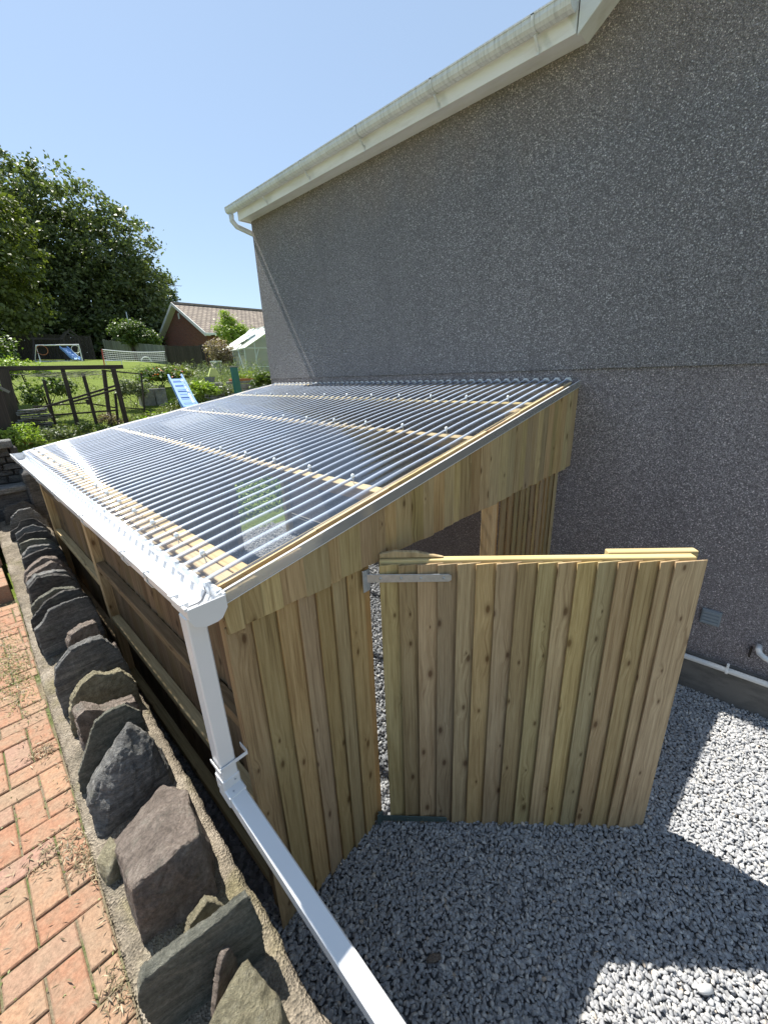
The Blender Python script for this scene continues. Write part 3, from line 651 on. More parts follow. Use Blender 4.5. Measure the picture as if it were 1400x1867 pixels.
slab([(-3.44, .02), (-3.435, .21), (-3.405, .275), (-3.345, .29), (-3.255, .28), (-3.25, .02)], 1.74, .065, ST['st_brown'], .02, .12, .004, 'small squared brown stone like a brick end')
slab([(-3.27, .02), (-3.265, .14), (-3.20, .15), (-3.195, .02)], 1.62, .03, ST['st_brown'], .0, .1, .004)
slab([(-3.56, .02), (-3.555, .235), (-3.50, .275), (-3.45, .335), (-3.37, .345), (-3.29, .34), (-3.215, .325), (-3.19, .15), (-3.185, .02)], 2.08, .026, ST['st_grey'], .03, .18, .005)
slab([(-3.57, .02), (-3.562, .26), (-3.50, .31), (-3.44, .36), (-3.33, .385), (-3.24, .355), (-3.19, .25), (-3.18, .02)], 2.19, .022, ST['st_dark'], .03, .15, .005)
slab([(-3.54, .02), (-3.525, .22), (-3.46, .27), (-3.36, .30), (-3.24, .25), (-3.18, .02)], 2.50, .05, ST['st_green'], .03, .05, .006)
slab([(-3.52, .02), (-3.50, .22), (-3.43, .29), (-3.33, .28), (-3.23, .23), (-3.175, .13), (-3.17, .02)], 2.86, .07, ST['st_dark'], .03, .05, .009)
slab([(-3.50, .02), (-3.49, .20), (-3.42, .255), (-3.30, .25), (-3.22, .22), (-3.16, .11), (-3.15, .02)], 3.02, .08, ST['st_grey'], .05, .04, .009)
slab([(-3.50, .02), (-3.46, .16), (-3.38, .20), (-3.26, .23), (-3.17, .10), (-3.15, .02)], 3.26, .09, ST['st_brown'], .10, .10, .009)
slab([(-3.49, .02), (-3.46, .11), (-3.40, .16), (-3.31, .20), (-3.21, .17), (-3.14, .02)], 3.44, .13, ST['st_brown'], .14, .0, .009)
slab([(-3.46, .02), (-3.45, .14), (-3.35, .17), (-3.24, .175), (-3.15, .12), (-3.14, .02)], 3.66, .05, ST['st_dark'], .05, .05, .007)
slab([(-3.45, .02), (-3.44, .12), (-3.36, .18), (-3.27, .17), (-3.17, .14), (-3.14, .02)], 3.78, .07, ST['st_grey'], .06, .0, .008)
slab([(-3.44, .02), (-3.425, .165), (-3.33, .19), (-3.21, .16), (-3.15, .09), (-3.13, .02)], 3.93, .035, ST['st_green'], .04, .0, .006)
slab([(-3.44, .02), (-3.42, .15), (-3.35, .20), (-3.27, .19), (-3.18, .17), (-3.12, .02)], 4.08, .035, ST['st_dark'], .04, .04, .006)
slab([(-3.43, .02), (-3.415, .15), (-3.34, .20), (-3.26, .21), (-3.18, .15), (-3.12, .02)], 4.22, .035, ST['st_grey'], .04, .0, .006)
slab([(-3.46, .02), (-3.45, .10), (-3.37, .14), (-3.335, .20), (-3.23, .20), (-3.16, .12), (-3.12, .02)], 4.42, .028, ST['st_dark'], .03, .0, .006)
slab([(-3.43, .02), (-3.40, .14), (-3.32, .21), (-3.21, .22), (-3.15, .12), (-3.11, .02)], 4.68, .05, ST['st_grey'], .03, .0, .007)
slab([(-3.45, .02), (-3.44, .15), (-3.40, .235), (-3.316, .22), (-3.225, .245), (-3.17, .17), (-3.11, .02)], 4.88, .03, ST['st_dark'], .03, .0, .006)

# dry stone wall across the end of the terrace
dw = empty('dry_stone_wall', (-4.3, 5.5, .7), 'dark dry stone wall closing the far end of the brick terrace', 'wall')
m = MB(); z = .9
m.box((-6.5, 5.36, .6), (-3.18, 5.72, 1.84))
while z < 1.84:
    h_ = random.uniform(.05, .11); x = -6.5
    while x < -3.16:
        w_ = random.uniform(.10, .32); d_ = random.uniform(0, .05); e = .006
        x1 = min(x+w_, -3.10)
        a = [(x+e, 5.28+d_, z+e), (x1-e, 5.28+d_+random.uniform(-.02, .02), z+e), (x1-e-random.random()*.01, 5.28+d_, z+h_-e), (x+e+random.random()*.01, 5.28+d_+random.uniform(-.02, .02), z+h_-e)]
        m.prism(a, (0, .3, 0)); x = x1
        if x1 >= -3.11: break
    z += h_
o_ = m.build('walling', M_['st_dark'], dw, bevel=.006)
for k, (x0, x1, y0, z0, h_) in enumerate(((-3.52, -3.15, 5.22, 1.84, .09), (-3.95, -3.55, 5.24, 1.84, .08), (-4.5, -4.0, 5.22, 1.84, .09), (-3.46, -3.13, 4.98, 1.36, .07), (-3.85, -3.48, 5.0, 1.37, .06))):
    m = MB(); m.prism([(x0, y0, z0), (x1, y0-.01, z0+.01), (x1+.03, y0+.28, z0), (x0-.01, y0+.3, z0)], (0, 0, h_)); m.build('cap_stone', M_['st_grey'], dw, bevel=.012)
m = MB(); m.box((-3.9, 5.0, .9), (-3.16, 5.3, 1.36)); m.build('ledge', M_['st_dark'], dw, bevel=.01)
m = MB(); m.box((-3.165, 4.9, -.2), (-1.9, 5.7, 1.58)); m.build('shade_block', M_['st_dark'], dw, bevel=.02)  # dark block added to stand in for deep shadow beside the shelter

# ================================================================ HOUSE
house = empty('house', (3, 1, 0), 'tall house with dark grey pebbledash side wall and stained white eaves', 'house')
YE, YB, ZE = 4.54, .16, 4.56; AP = (-3.2, ZE+.75*3.36)
m = MB()
prof = [(YE, 2.47), (YE, ZE+.12), (YB, ZE+.12), AP, (-6.6, ZE), (-8.5, ZE), (-8.5, 2.47)]
m.face([(0, y, z) for y, z in prof], None, .5); m.face([(0, y, -.5+.8) for y in ()] or [(.02, YE, -.3), (.02, -8.5, -.3), (.02, -8.5, 2.3), (.02, YE, 2.3)][::-1], None, .5)
m.v = []; m.f = []; m.uv = []; m.r = []
N_ = 60
def wallgrid(fx, z0f, z1f, nz):
    """subdivided skin so the render is not dead flat"""
    vs = []; ys_ = np.linspace(YE, -8.5, 110)
    for y in ys_:
        for k in range(nz+1): z = z0f(y)+(z1f(y)-z0f(y))*k/nz; vs.append((fx, y, z))
    P = np.array(vs); P[:, 0] += .006*noise3(P, .9, 21)-.004
    idx = np.arange(len(vs)).reshape(len(ys_), nz+1); F = np.stack([idx[:-1, :-1], idx[:-1, 1:], idx[1:, 1:], idx[1:, :-1]], -1).reshape(-1, 4)
    return P, F
def topz(y): return ZE+.10 if y > YB else (AP[1]-.75*(AP[0]-y) if y < AP[0] and y > -6.6 else (ZE+.75*(YB-y) if y > AP[0] else ZE))
P1, F1 = wallgrid(0.0, lambda y: 2.492, topz, 14); P2, F2 = wallgrid(.014, lambda y: .29, lambda y: 2.50, 8)
# underside lip of the upper coat
lip = np.array([(.0, YE, 2.492), (.0, -8.5, 2.492), (.04, -8.5, 2.492), (.04, YE, 2.492)])
V_ = np.concatenate([P1, P2, lip]); F_ = np.concatenate([F1, F2+len(P1), np.array([[0, 1, 2, 3]])+len(P1)+len(P2)])
endw = np.array([(0.0, YE, -.4), (7, YE, -.4), (7, YE, ZE+.1), (3.5, YE, ZE+2.0), (3.5, YE, ZE+2.0), (0.0, YE, ZE+.1)])
np_mesh('wall', V_, F_, M_['render'], parent=house)
m = MB(); m.prism([(.006, YE-.02, -.4), (7, YE-.02, -.4), (7, YE-.02, ZE+.08), (3.5, YE-.02, ZE+2.03), (.006, YE-.02, ZE+.08)], (0, .02, 0))
m.box((6.8, -8.5, -.4), (7, YE-.03, ZE+.05)); m.box((.03, -8.5, -.4), (6.8, -8.3, ZE+.05)); m.build('end_wall', M_['render'], house)
m = MB(); m.box((-.022, -8.5, -.3), (.04, YE-.004, .29), 1); m.build('plinth', M_['concrete'], house, bevel=.006)
m = MB()  # render stop bead over the plinth
m.box((-.016, -8.5, .292), (.012, YE-.006, .325), 1); m.build('plinth_bead', M_['concrete'], house)
# roofs
m = MB(); m.prism([(-.165, YB-.05, ZE+.08), (3.5, YB-.05, ZE+2.05), (7.3, YB-.05, ZE+.08), (7.3, YB-.05, ZE+.15), (3.5, YB-.05, ZE+2.12), (-.165, YB-.05, ZE+.15)], (0, YE+.05-YB+.05, 0))
m.prism([(-.16, .20, ZE+.02), (-.16, AP[0], AP[1]+.14), (-.16, -6.7, ZE+.02), (-.16, -6.7, ZE+.12), (-.16, AP[0], AP[1]+.26), (-.16, .20, ZE+.13)], (7.3, 0, 0)) if False else None
m.prism([(-.19, .24, ZE+.10), (-.19, AP[0], AP[1]+.16), (-.19, AP[0], AP[1]+.24), (-.19, .24, ZE+.17)], (7.3, 0, 0))
m.prism([(-.19, -6.7, ZE+.10), (-.19, AP[0], AP[1]+.16), (-.19, AP[0], AP[1]+.24), (-.19, -6.7, ZE+.17)], (7.3, 0, 0)); m.build('roof', M_['tiles'], house)
m = MB(); m.box((-.152, YB, ZE-.012), (.02, YE+.03, ZE+.006), 1); m.build('soffit', M_['pvc_fascia'], house)
m = MB(); m.box((-.172, YB+.01, ZE-.025), (-.152, YE+.03, ZE+.16), 1); m.box((-.172, YE+.03, ZE-.025), (.10, YE+.045, ZE+.14), 0); m.build('fascia', M_['pvc_fascia'], house, bevel=.002)
m = MB()  # bargeboard and soffit rising over the gable
dy, dz = -3.36, 2.52
def rake(x0, x1, zoff, th): m.prism([(x0, YB, ZE+zoff), (x1, YB, ZE+zoff), (x1, YB, ZE+zoff+th), (x0, YB, ZE+zoff+th)], (0, dy, dz))
rake(-.152, .02, -.02, .02); rake(-.176, -.152, -.04, .20); m.build('bargeboard', M_['pvc_fascia'], house, bevel=.002)
# gutter: squared half profile with a rolled lip, open on top
def gutter_section(x0, x1, zt, dep, th=.004):
    """outer points going round from back top to front top, then inner points back"""
    o_ = [(x0, zt), (x0, zt-dep*.55), (x0-(x0-x1)*.18, zt-dep*.93), (x0-(x0-x1)*.32, zt-dep), (x0-(x0-x1)*.68, zt-dep), (x0-(x0-x1)*.90, zt-dep*.80), (x1, zt-dep*.45), (x1, zt)]
    c = (sum(p[0] for p in o_)/8, zt-dep*.4); i_ = [(c[0]+(p[0]-c[0])*(1-th*2/abs(x1-x0)*1.0), (p[1] if abs(p[1]-zt) < 1e-6 else p[1]+th)) for p in o_]
    return o_, i_
def run_gutter(m, x0, x1, zt, dep, y0, y1, th=.004):
    o_, i_ = gutter_section(x0, x1, zt, dep, th)
    for k in range(7):
        m.prism([(o_[k][0], y0, o_[k][1]), (o_[k+1][0], y0, o_[k+1][1]), (i_[k+1][0], y0, i_[k+1][1]), (i_[k][0], y0, i_[k][1])], (0, y1-y0, 0), .5)
def endplate(m, x0, x1, zt, dep, y, th=.004, grow=1.03):
    o_, _ = gutter_section(x0, x1, zt, dep); cx = (x0+x1)/2; cz = zt-dep*.45
    m.prism([(cx+(p[0]-cx)*grow, y, cz+(p[1]-cz)*grow) for p in o_], (0, th, 0), .5)
m = MB(); run_gutter(m, -.178, -.284, ZE+.13, .066, YB+.02, YE+.16); endplate(m, -.178, -.284, ZE+.13, .066, YE+.16); endplate(m, -.178, -.284, ZE+.13, .066, YB+.016)
m.box((-.290, YB+.02, ZE+.126), (-.282, YE+.16, ZE+.136), 1); hg = m.build('gutter', M_['pvc_dirty'], house)
for y in (.42, 1.25, 2.12, 2.98, 3.85):
    m = MB(); o_, _ = gutter_section(-.176, -.288, ZE+.135, .075)
    pts = [V(p[0], y, p[1]) for p in o_]
    for a, b in zip(pts, pts[1:]): m.bar(a, b, (0, .022, 0), (0.004, 0, .004), .5)
    m.bar((-.174, y, ZE-.01), (-.235, y, ZE+.05), (0, .016, 0), (.008, 0, .008), .5); m.bar((-.174, y, ZE+.02), (-.174, y, ZE-.03), (0, .02, 0), (.006, 0, 0), .5)
    m.build('gutter_bracket', M_['pvc_dirty'], hg, bevel=.0015)
m = MB(); m.tube([(-.235, YE+.10, ZE+.05), (-.235, YE+.10, ZE-.02), (-.18, YE+.09, ZE-.08), (.05, YE+.06, ZE-.14), (.30, YE+.05, ZE-.18)], .034, 10); m.build('swan_neck_pipe', M_['pvc_dirty'], house, smooth=True)
# air vent, waste pipe, outlet elbow, wall hook
m = MB(); m.box((-.008, -1.252, .612), (.02, -1.132, .735), 2); fv = m.build('air_vent', M_['vent'], house, bevel=.003)
m = MB()
for k in range(4): m.bar((-.012, -1.243, .634+k*.027), (-.012, -1.141, .634+k*.027), (0, 0, .019), (.006, 0, .005))
m.build('louvre', M_['vent'], fv, bevel=.002)
m = MB(); m.tube([(-.048, y, .302+.006*math.sin(y*3)) for y in np.linspace(-8.4, .02, 40)], .0215, 12)
wp = m.build('waste_pipe', M_['pvc_fascia'], house, smooth=True)
for y in (-1.36, -2.9, -4.4):
    m = MB(); m.tube([(-.048, y-.009, .302), (-.048, y+.009, .302)], .0255, 12); m.box((-.066, y-.008, .30), (-.03, y+.008, .36)); m.build('pipe_clip', M_['white_paint'], wp, bevel=.002)
m = MB(); m.tube([(.03, -1.49, .555), (-.05, -1.492, .555), (-.075, -1.50, .545), (-.085, -1.53, .53), (-.085, -1.66, .50)], .019, 12); m.build('overflow_pipe', M_['white_paint'], house, smooth=True)
m = MB(); m.box((-.014, -1.462, .455), (.02, -1.450, .535)); m.build('metal_stub', M_['old'], house)

# ================================================================ LEAN-TO SHELTER
W, HT, HL, L = 3.114, 2.40, 1.8594, 4.43; SL = (HT-HL)/W
def zr(x): return HL+SL*(x+W)
sh = empty('lean_to_shelter', (-1.55, 2.2, 0), 'timber lean-to store with clear corrugated roof against the grey house wall', 'shelter')
P_ = M_['pine']; nrm = V(-SL, 0, 1)/math.hypot(SL, 1)
def beam(name, a, b, wv, tv, mat=None, parent=None, bevel=.003, label=None):
    m = MB(); m.bar(a, b, wv, tv); o_ = m.build(name, mat or P_, parent or sh, bevel=bevel)
    if label: o_['label'] = label
    return o_
# posts
for (x, y, w_, d_, top, mat) in ((-3.045, .055, .09, .09, HL-.02, P_), (-3.045, 2.43, .09, .09, HL-.02, P_), (-3.045, 4.37, .09, .09, HL-.02, P_), (-2.435, .052, .075, .09, zr(-2.44)-.05, M_['orange']), (-1.185, .052, .075, .09, zr(-1.2)-.05, M_['fresh']), (-.19, .052, .075, .09, zr(-.2)-.05, P_), (-1.0, 4.37, .09, .09, zr(-1)-.05, P_), (-.09, 4.37, .09, .09, zr(-.1)-.05, P_)):
    beam('post', (x, y, -.05), (x, y, top), (w_, 0, 0), (0, d_, 0), mat)
# purlins under the sheet, doubled eaves plate, wall plate, end rafters
e_ = zr
for x in (-2.255, -1.455, -.665):
    beam('purlin', (x, .05, e_(x)-.042), (x, L-.05, e_(x)-.042), (.052, 0, .052*SL), nrm*.070, M_['fresh'])
for x in (-3.045, -2.985): beam('eaves_plate', (x, .0, e_(x)-.05), (x, L-.0, e_(x)-.05), (.056, 0, .056*SL), nrm*.085, M_['fresh'])
beam('wall_plate', (-.035, .05, e_(-.035)-.055), (-.035, L-.05, e_(-.035)-.055), (.045, 0, .045*SL), nrm*.095, M_['fresh'])
for y in (.026, L-.026):
    beam('rafter', (-W+.03, y, e_(-W+.03)-.05), (-.06, y, e_(-.06)-.05), (0, .045, 0), nrm*.09, M_['fresh'])
beam('noggin', (-.86, .05, e_(-.86)-.03), (-.86, .13, e_(-.86)-.03), (.09, 0, .09*SL), nrm*.05, M_['fresh'])
# boards on edge form the pale stepped strip along the verge
m = MB(); x = -W
while x < -.02:
    n_ = random.uniform(.055, .125); x1 = min(x+n_, -.0)
    o2 = random.uniform(-.009, .003)
    zt0, zt1 = e_(x)-.004+o2, e_(x1)-.004+o2; zb = 1.693+random.uniform(-.006, .008)
    th1, th2 = .015, .008; y0 = -.022+random.uniform(-.004, .002)
    # vertical feather-edge board, top cut to the slope
    A = [(x, y0, zb), (x1+.006, y0, zb), (x1+.006, y0-th1, zb), (x, y0-th2, zb)]
    B = [(x, y0, zt0), (x1+.006, y0, zt1), (x1+.006, y0-th1, zt1), (x, y0-th2, zt0)]
    m.prism(A, (0, 0, zt0-zb), None, top=B); x = x1
m.build('verge_boarding', P_, sh, bevel=.0012)
def featherboards(m, p0, d, n_out, widths, z0, z1f, thick=.013, thin=.005, over=.024, jz=.006, wig=.0):
    """vertical lapped boards from p0 along unit vector d; thick edge at the end of each"""
    s = 0.0; p0 = V(*p0); d = V(*d); n_ = V(*n_out)
    for i, w_ in enumerate(widths):
        a, b = s, s+w_; zb = z0+random.uniform(-jz, jz); zt = (z1f(a)+z1f(b))/2+random.uniform(-jz, jz)*.6
        lift = random.uniform(0, .002); sk = random.uniform(-wig, wig)
        lf = thin+.011+lift
        q = [p0+d*(a-over)+n_*lf, p0+d*b+n_*(.0), p0+d*b+n_*thin, p0+d*(a-over)+n_*(lf+thick*.8)]
        A = [v_+V(0, 0, zb) for v_ in q]; B = [v_+d*sk+V(0, 0, zt) for v_ in q]
        m.prism(A, (0, 0, zt-zb), None, top=B); s = b
def widths(total, n, j=.12):
    w_ = np.array([1+random.uniform(-j, j) for _ in range(n)]); return list(w_/w_.sum()*total)
m = MB(); featherboards(m, (-3.095, .004, 0), (1, 0, 0), (0, -1, 0), widths(.655, 7), .0, lambda s: 1.715, .013, .005, jz=.0)
m.build('front_boarding', P_, sh, bevel=.0012)
m = MB(); featherboards(m, (-1.145, .004, 0), (1, 0, 0), (0, -1, 0), widths(.995, 11, .2), .0, lambda s: 1.715, .013, .005, jz=.0)
m.build('wall_side_boarding', P_, sh, bevel=.0012)
# back panels facing the stone wall: boards with rails outside
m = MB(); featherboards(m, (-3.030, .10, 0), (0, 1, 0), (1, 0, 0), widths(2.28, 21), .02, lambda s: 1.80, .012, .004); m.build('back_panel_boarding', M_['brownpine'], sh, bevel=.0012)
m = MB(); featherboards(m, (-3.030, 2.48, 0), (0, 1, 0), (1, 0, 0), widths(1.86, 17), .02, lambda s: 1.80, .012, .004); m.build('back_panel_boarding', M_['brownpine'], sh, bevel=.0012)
for (y0, y1, z) in ((.10, 2.385, 1.175), (.10, 2.385, .685), (.10, 2.385, .15), (2.475, 4.33, .985), (2.475, 4.33, .40), (2.475, 4.33, 1.5)):
    beam('rail', (-3.058, y0, z), (-3.058, y1, z), (0, 0, .055), (.058, 0, 0), M_['brownpine'] if z > 1 else P_)
beam('offcut_block', (-3.062, .115, .98), (-3.062, .118, 1.13), (.05, 0, 0), (0, .09, 0)) if False else None
# far end boards
m = MB(); featherboards(m, (-3.0, L-.015, 0), (1, 0, 0), (0, 1, 0), widths(1.96, 19), .0, lambda s: zr(-3.0+s)-.03); m.build('end_boarding', P_, sh, bevel=.0012)
m = MB(); featherboards(m, (-1.04, L-.015, 0), (1, 0, 0), (0, 1, 0), widths(.98, 9), 1.05, lambda s: zr(-1.04+s)-.03); m.build('end_fascia', P_, sh, bevel=.0012)
# clear corrugated sheets, lapped, pitch 76 mm
def sheet(y0, y1, lift):
    n = int(round((y1-y0)/.0905*16)); ys_ = np.linspace(y0, y1, n+1); xs_ = np.linspace(-3.138, -.004, 24)
    A = .0120; prof = A*np.cos(2*math.pi*(ys_-.052)/.0905); prof = np.sign(prof)*np.abs(prof/A)**.82*A
    Xg, Yg = np.meshgrid(xs_, ys_, indexing='ij'); sag = .0028*np.sin((Xg+3.1)/.8*2*math.pi)+.0012*noise3(np.stack([Xg, Yg, Xg*0], -1).reshape(-1, 3), 2.0, 9).reshape(Xg.shape)
    Zg = HL+SL*(Xg+W)+.016+prof[None]+lift+sag
    idx = np.arange(Xg.size).reshape(Xg.shape); F = np.stack([idx[:-1, :-1], idx[1:, :-1], idx[1:, 1:], idx[:-1, 1:]], -1).reshape(-1, 4)
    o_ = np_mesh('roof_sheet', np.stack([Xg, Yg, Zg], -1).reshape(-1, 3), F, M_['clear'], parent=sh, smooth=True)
    rb = np.clip((prof/A-.42)/.58, 0, 1)**1.4; at = o_.data.attributes.new('rnd', 'FLOAT', 'POINT'); at.data.foreach_set('value', np.repeat(rb[None], len(xs_), 0).ravel().astype(np.float32)); return o_  # crest weight for the sheen mixed into the sheet colour
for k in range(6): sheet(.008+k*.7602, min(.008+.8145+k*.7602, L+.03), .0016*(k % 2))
# foam-like profile fillers showing as little white humps against the wall
m = MB()
for k in range(58):
    y = .052+k*.0905
    if y < L: m.prism([(-.02, y-.034, e_(-.01)+.004), (-.02, y-.015, e_(-.01)+.030), (-.02, y+.015, e_(-.01)+.030), (-.02, y+.034, e_(-.01)+.004)], (.018, 0, .003))
m.build('eaves_filler', M_['pvc_fascia'], sh)
# screws with clear domed caps
m = MB(); m.tube([(0, 0, -.052), (0, 0, .004)], .0028, 6); 
def capmesh():
    m = MB(); m.tube([(0, 0, -.055), (0, 0, .003)], .0026, 6); m.tube([(0, 0, -.001), (0, 0, .006), (0, 0, .0125), (0, 0, .016)], [.0105, .0105, .008, .003], 10)
    me = m.build('screw_cap', M_['screwcap'], sh, smooth=True); return me
cap0 = capmesh(); used = False
for x in (-3.045, -2.255, -1.455, -.665):
    for k in range(0, 60):
        stepk = 4 if x > -3 else 3
        if k % stepk != 2: continue
        y = .052+k*.0905+random.choice((0, 0, .0905 if k % 2 else 0))
        if y > L-.04: continue
        c = cap0 if not used else cap0.copy()
        if used: col.objects.link(c)
        used = True
        c.matrix_parent_inverse = Matrix.Translation(sh.location).inverted(); c.location = (x+random.uniform(-.006, .006), y, e_(x)+.030); c.rotation_euler = (random.uniform(-.06, .06), random.uniform(-.06, .06)-.17, 0)
# clear angle flashing over both verges
t = NT('clear_flashing'); tr = t.n('ShaderNodeBsdfTransparent'); tr.inputs[0].default_value = (.93, .95, .96, 1)
df = t.n('ShaderNodeBsdfDiffuse'); df.inputs[0].default_value = (.85, .83, .80, 1); gl = t.n('ShaderNodeBsdfGlossy'); gl.inputs['Roughness'].default_value = .1
m1 = t.n('ShaderNodeMixShader'); m1.inputs[0].default_value = .3; t.l(tr.outputs[0], m1.inputs[1]); t.l(df.outputs[0], m1.inputs[2])
fr = t.n('ShaderNodeFresnel'); fr.inputs['IOR'].default_value = 1.5; m2 = t.n('ShaderNodeMixShader'); t.l(fr.outputs[0], m2.inputs[0]); t.l(m1.outputs[0], m2.inputs[1]); t.l(gl.outputs[0], m2.inputs[2]); t.l(m2.outputs[0], t.out.inputs[0]); M_['flash'] = t.m
for yo, s_ in ((-.046, 1), (L+.03, -1)):
    m = MB(); x0, x1 = -3.135, -.002
    m.prism([(x0, yo, e_(x0)-.040), (x0, yo+.0016*s_, e_(x0)-.040), (x0, yo+.0016*s_, e_(x0)+.006), (x0, yo, e_(x0)+.006)], (x1-x0, 0, SL*(x1-x0)))
    m.build('verge_flashing', M_['flash'], sh)
    m = MB(); m.bar((x0, yo+.0008*s_, e_(x0)-.0415), (x1, yo+.0008*s_, e_(x1)-.0415), (0, .003, 0), (0, 0, .003)); m.bar((x0, yo+.004*s_, e_(x0)+.0075), (x1, yo+.004*s_, e_(x1)+.0075), (0, .009, 0), (0, 0, .002)); m.build('flashing_edge', M_['pvc'], sh)
    for k in range(3):   # packing strips laid along the verge
        m = MB(); yy_ = (.006+k*.017 if s_ > 0 else L-.006-k*.017)
        for q in range(7):
            xa = x0+.02+q*.435; xb = min(xa+.44, x1-.01); dz_ = random.uniform(-.002, .003)
            m.bar((xa, yy_, e_(xa)+.001+dz_-.006*k), (xb, yy_, e_(xb)+.001+dz_-.006*k), (0, .013, 0), (0, 0, .010))
        m.build('packing_strip', M_['fresh'], sh)
# gutter with outlet and stop end
GX0, GX1, GZ, GD = -3.118, -3.232, 1.862, .074
m = MB(); run_gutter(m, GX0, GX1, GZ, GD, .045, L+.05, .004)
m.box((GX1-.006, .045, GZ-.004), (GX1+.004, L+.05, GZ+.005), 1); m.box((GX0-.004, .045, GZ-.004), (GX0+.004, L+.05, GZ+.005), 1)
sg = m.build('gutter', M_['pvc'], sh, bevel=.0008)
m = MB(); run_gutter(m, GX0+.004, GX1-.004, GZ+.002, GD+.006, -.065, .075, .0035); endplate(m, GX0+.004, GX1-.004, GZ+.002, GD+.006, -.069); m.box((GX1-.011, -.065, GZ-.003), (GX1, .075, GZ+.008), 1); m.box((GX0, -.065, GZ-.003), (GX0+.009, .075, GZ+.008), 1)
for y in (-.03, .05):
    m.box((GX1-.012, y-.008, GZ-.004), (GX1+.014, y+.008, GZ+.012)); m.box((GX0-.012, y-.008, GZ-.004), (GX0+.010, y+.008, GZ+.012))
m.build('outlet', M_['pvc'], sg, bevel=.001)
m = MB(); run_gutter(m, GX0-.001, GX1+.001, GZ+.003, GD-.004, .072, .0765, .005); m.build('gasket', M_['greyplastic'], sg)
m = MB(); endplate(m, GX0+.002, GX1-.002, GZ+.002, GD+.004, L+.05); m.build('stop_end', M_['pvc'], sg)
for y in (.33, .62, 1.35, 2.1, 2.85, 3.6, 4.2):
    m = MB(); o_, _ = gutter_section(GX0+.003, GX1-.003, GZ+.002, GD+.005)
    pts = [V(p[0], y, p[1]) for p in o_]
    for a, b in zip(pts, pts[1:]): m.bar(a, b, (0, .03, 0), (0.003, 0, .003), .5)
    m.box((GX1-.010, y-.014, GZ-.012), (GX1+.012, y+.014, GZ+.009)); m.box((GX0-.010, y-.014, GZ-.006), (GX0+.006, y+.014, GZ+.007)); m.build('gutter_bracket', M_['pvc'], sg, bevel=.001)
beam('gutter_board', (-3.094, .0, HL-.075), (-3.094, L, HL-.075), (.030, 0, 0), (0, 0, .11), P_)
# square downpipe, elbow, and sloping run
PW = .062; px_ = -3.203; y_ = .004
m = MB(); m.bar((px_, y_, 1.815), (px_, y_, 1.06), (PW, 0, 0), (0, PW, 0)); dp = m.build('downpipe', M_['pvc'], sh, bevel=.005)
dvec = V(.05, -1.6, -.50); dvec /= np.linalg.norm(dvec); e0 = V(px_, y_, 1.035); upv = np.cross(dvec, V(1, 0, 0)); upv = upv/np.linalg.norm(upv); upv = upv if upv[2] > 0 else -upv
side_ = np.cross(dvec, upv)
m = MB(); m.bar(e0+dvec*-.01, e0+dvec*1.9, side_*PW, upv*PW); m.build('sloping_pipe', M_['pvc'], dp, bevel=.005)
m = MB(); m.bar((px_, y_, 1.105), (px_, y_, 1.03), (PW+.007, 0, 0), (0, PW+.007, 0)); m.bar(e0+dvec*-.02, e0+dvec*.065, side_*(PW+.007), upv*(PW+.007)); 
m.build('elbow', M_['pvc'], dp, bevel=.005)
for k, (a, n_) in enumerate((((px_+.012, y_-.037, 1.085), (0, -1, 0)), (tuple(e0+dvec*.045+upv*.037+side_*.01), tuple(upv)))):
    m = MB(); m.tube([V(*a), V(*a)+V(*n_)*.0015], .0035, 8); m.build('rivet', M_['galv'], dp)
m = MB(); m.bar((px_-.037, y_-.036, 1.165), (px_+.075, y_-.036, 1.165), (0, .004, 0), (0, 0, .016)); m.bar((px_-.037, y_-.05, 1.165), (px_-.037, y_+.036, 1.165), (.004, 0, 0), (0, 0, .016)); m.bar((px_+.075, y_-.036, 1.165), (px_+.075, y_+.02, 1.165), (.004, 0, 0), (0, 0, .022)); m.build('pipe_clip', M_['pvc'], dp, bevel=.001)

# ---------------------------------------------------------------- gate, standing open
H = V(-2.405, -.03, 0); gd = V(.64924, -.76058, 0); gn = V(-.76058, -.64924, 0)   # gn faces the camera side
m = MB(); ws = widths(1.43, 16, .05); ws[-2] *= .72; ws[-1] *= 1.32; k_ = 1.43/sum(ws); ws = [a*k_ for a in ws]
featherboards(m, H+gd*.056, gd, gn, ws, -.012, lambda s: 1.690+.006*math.sin(s*2), .014, .005, .026, jz=.004, wig=.002)
gate = m.build('gate', P_, sh, bevel=.0014); gate['label'] = 'open gate of lapped vertical boards'
def gb(name, s0, s1, z, hgt, d0, d1, mat=None, bev=.003, label=None):
    c = (d0+d1)/2; o_ = beam(name, H+gd*s0+gn*c+V(0, 0, z), H+gd*s1+gn*c+V(0, 0, z), V(0, 0, hgt), gn*(d1-d0), mat or M_['fresh'], gate, bev)
    if label: o_['label'] = label
    return o_
gb('top_rail', .03, 1.44, 1.675, .062, -.042, -.001)
gb('latch_rail', 1.08, 1.475, 1.672, .085, -.085, -.044)
gb('middle_rail', .03, 1.46, .86, .085, -.040, -.001); gb('bottom_rail', .03, 1.46, .15, .085, -.040, -.001)
beam('gate_stile', H+gd*.06+gn*-.021+V(0, 0, .2), H+gd*.06+gn*-.021+V(0, 0, 1.63), gd*.06, gn*.038, P_, gate)
beam('gate_stile', H+gd*1.44+gn*-.062+V(0, 0, .02), H+gd*1.44+gn*-.062+V(0, 0, 1.62), gd*.06, gn*.036, P_, gate)
beam('brace', H+gd*.1+gn*-.021+V(0, 0, .2), H+gd*1.38+gn*-.021+V(0, 0, 1.62), V(0, 0, .09), gn*.036, P_, gate)
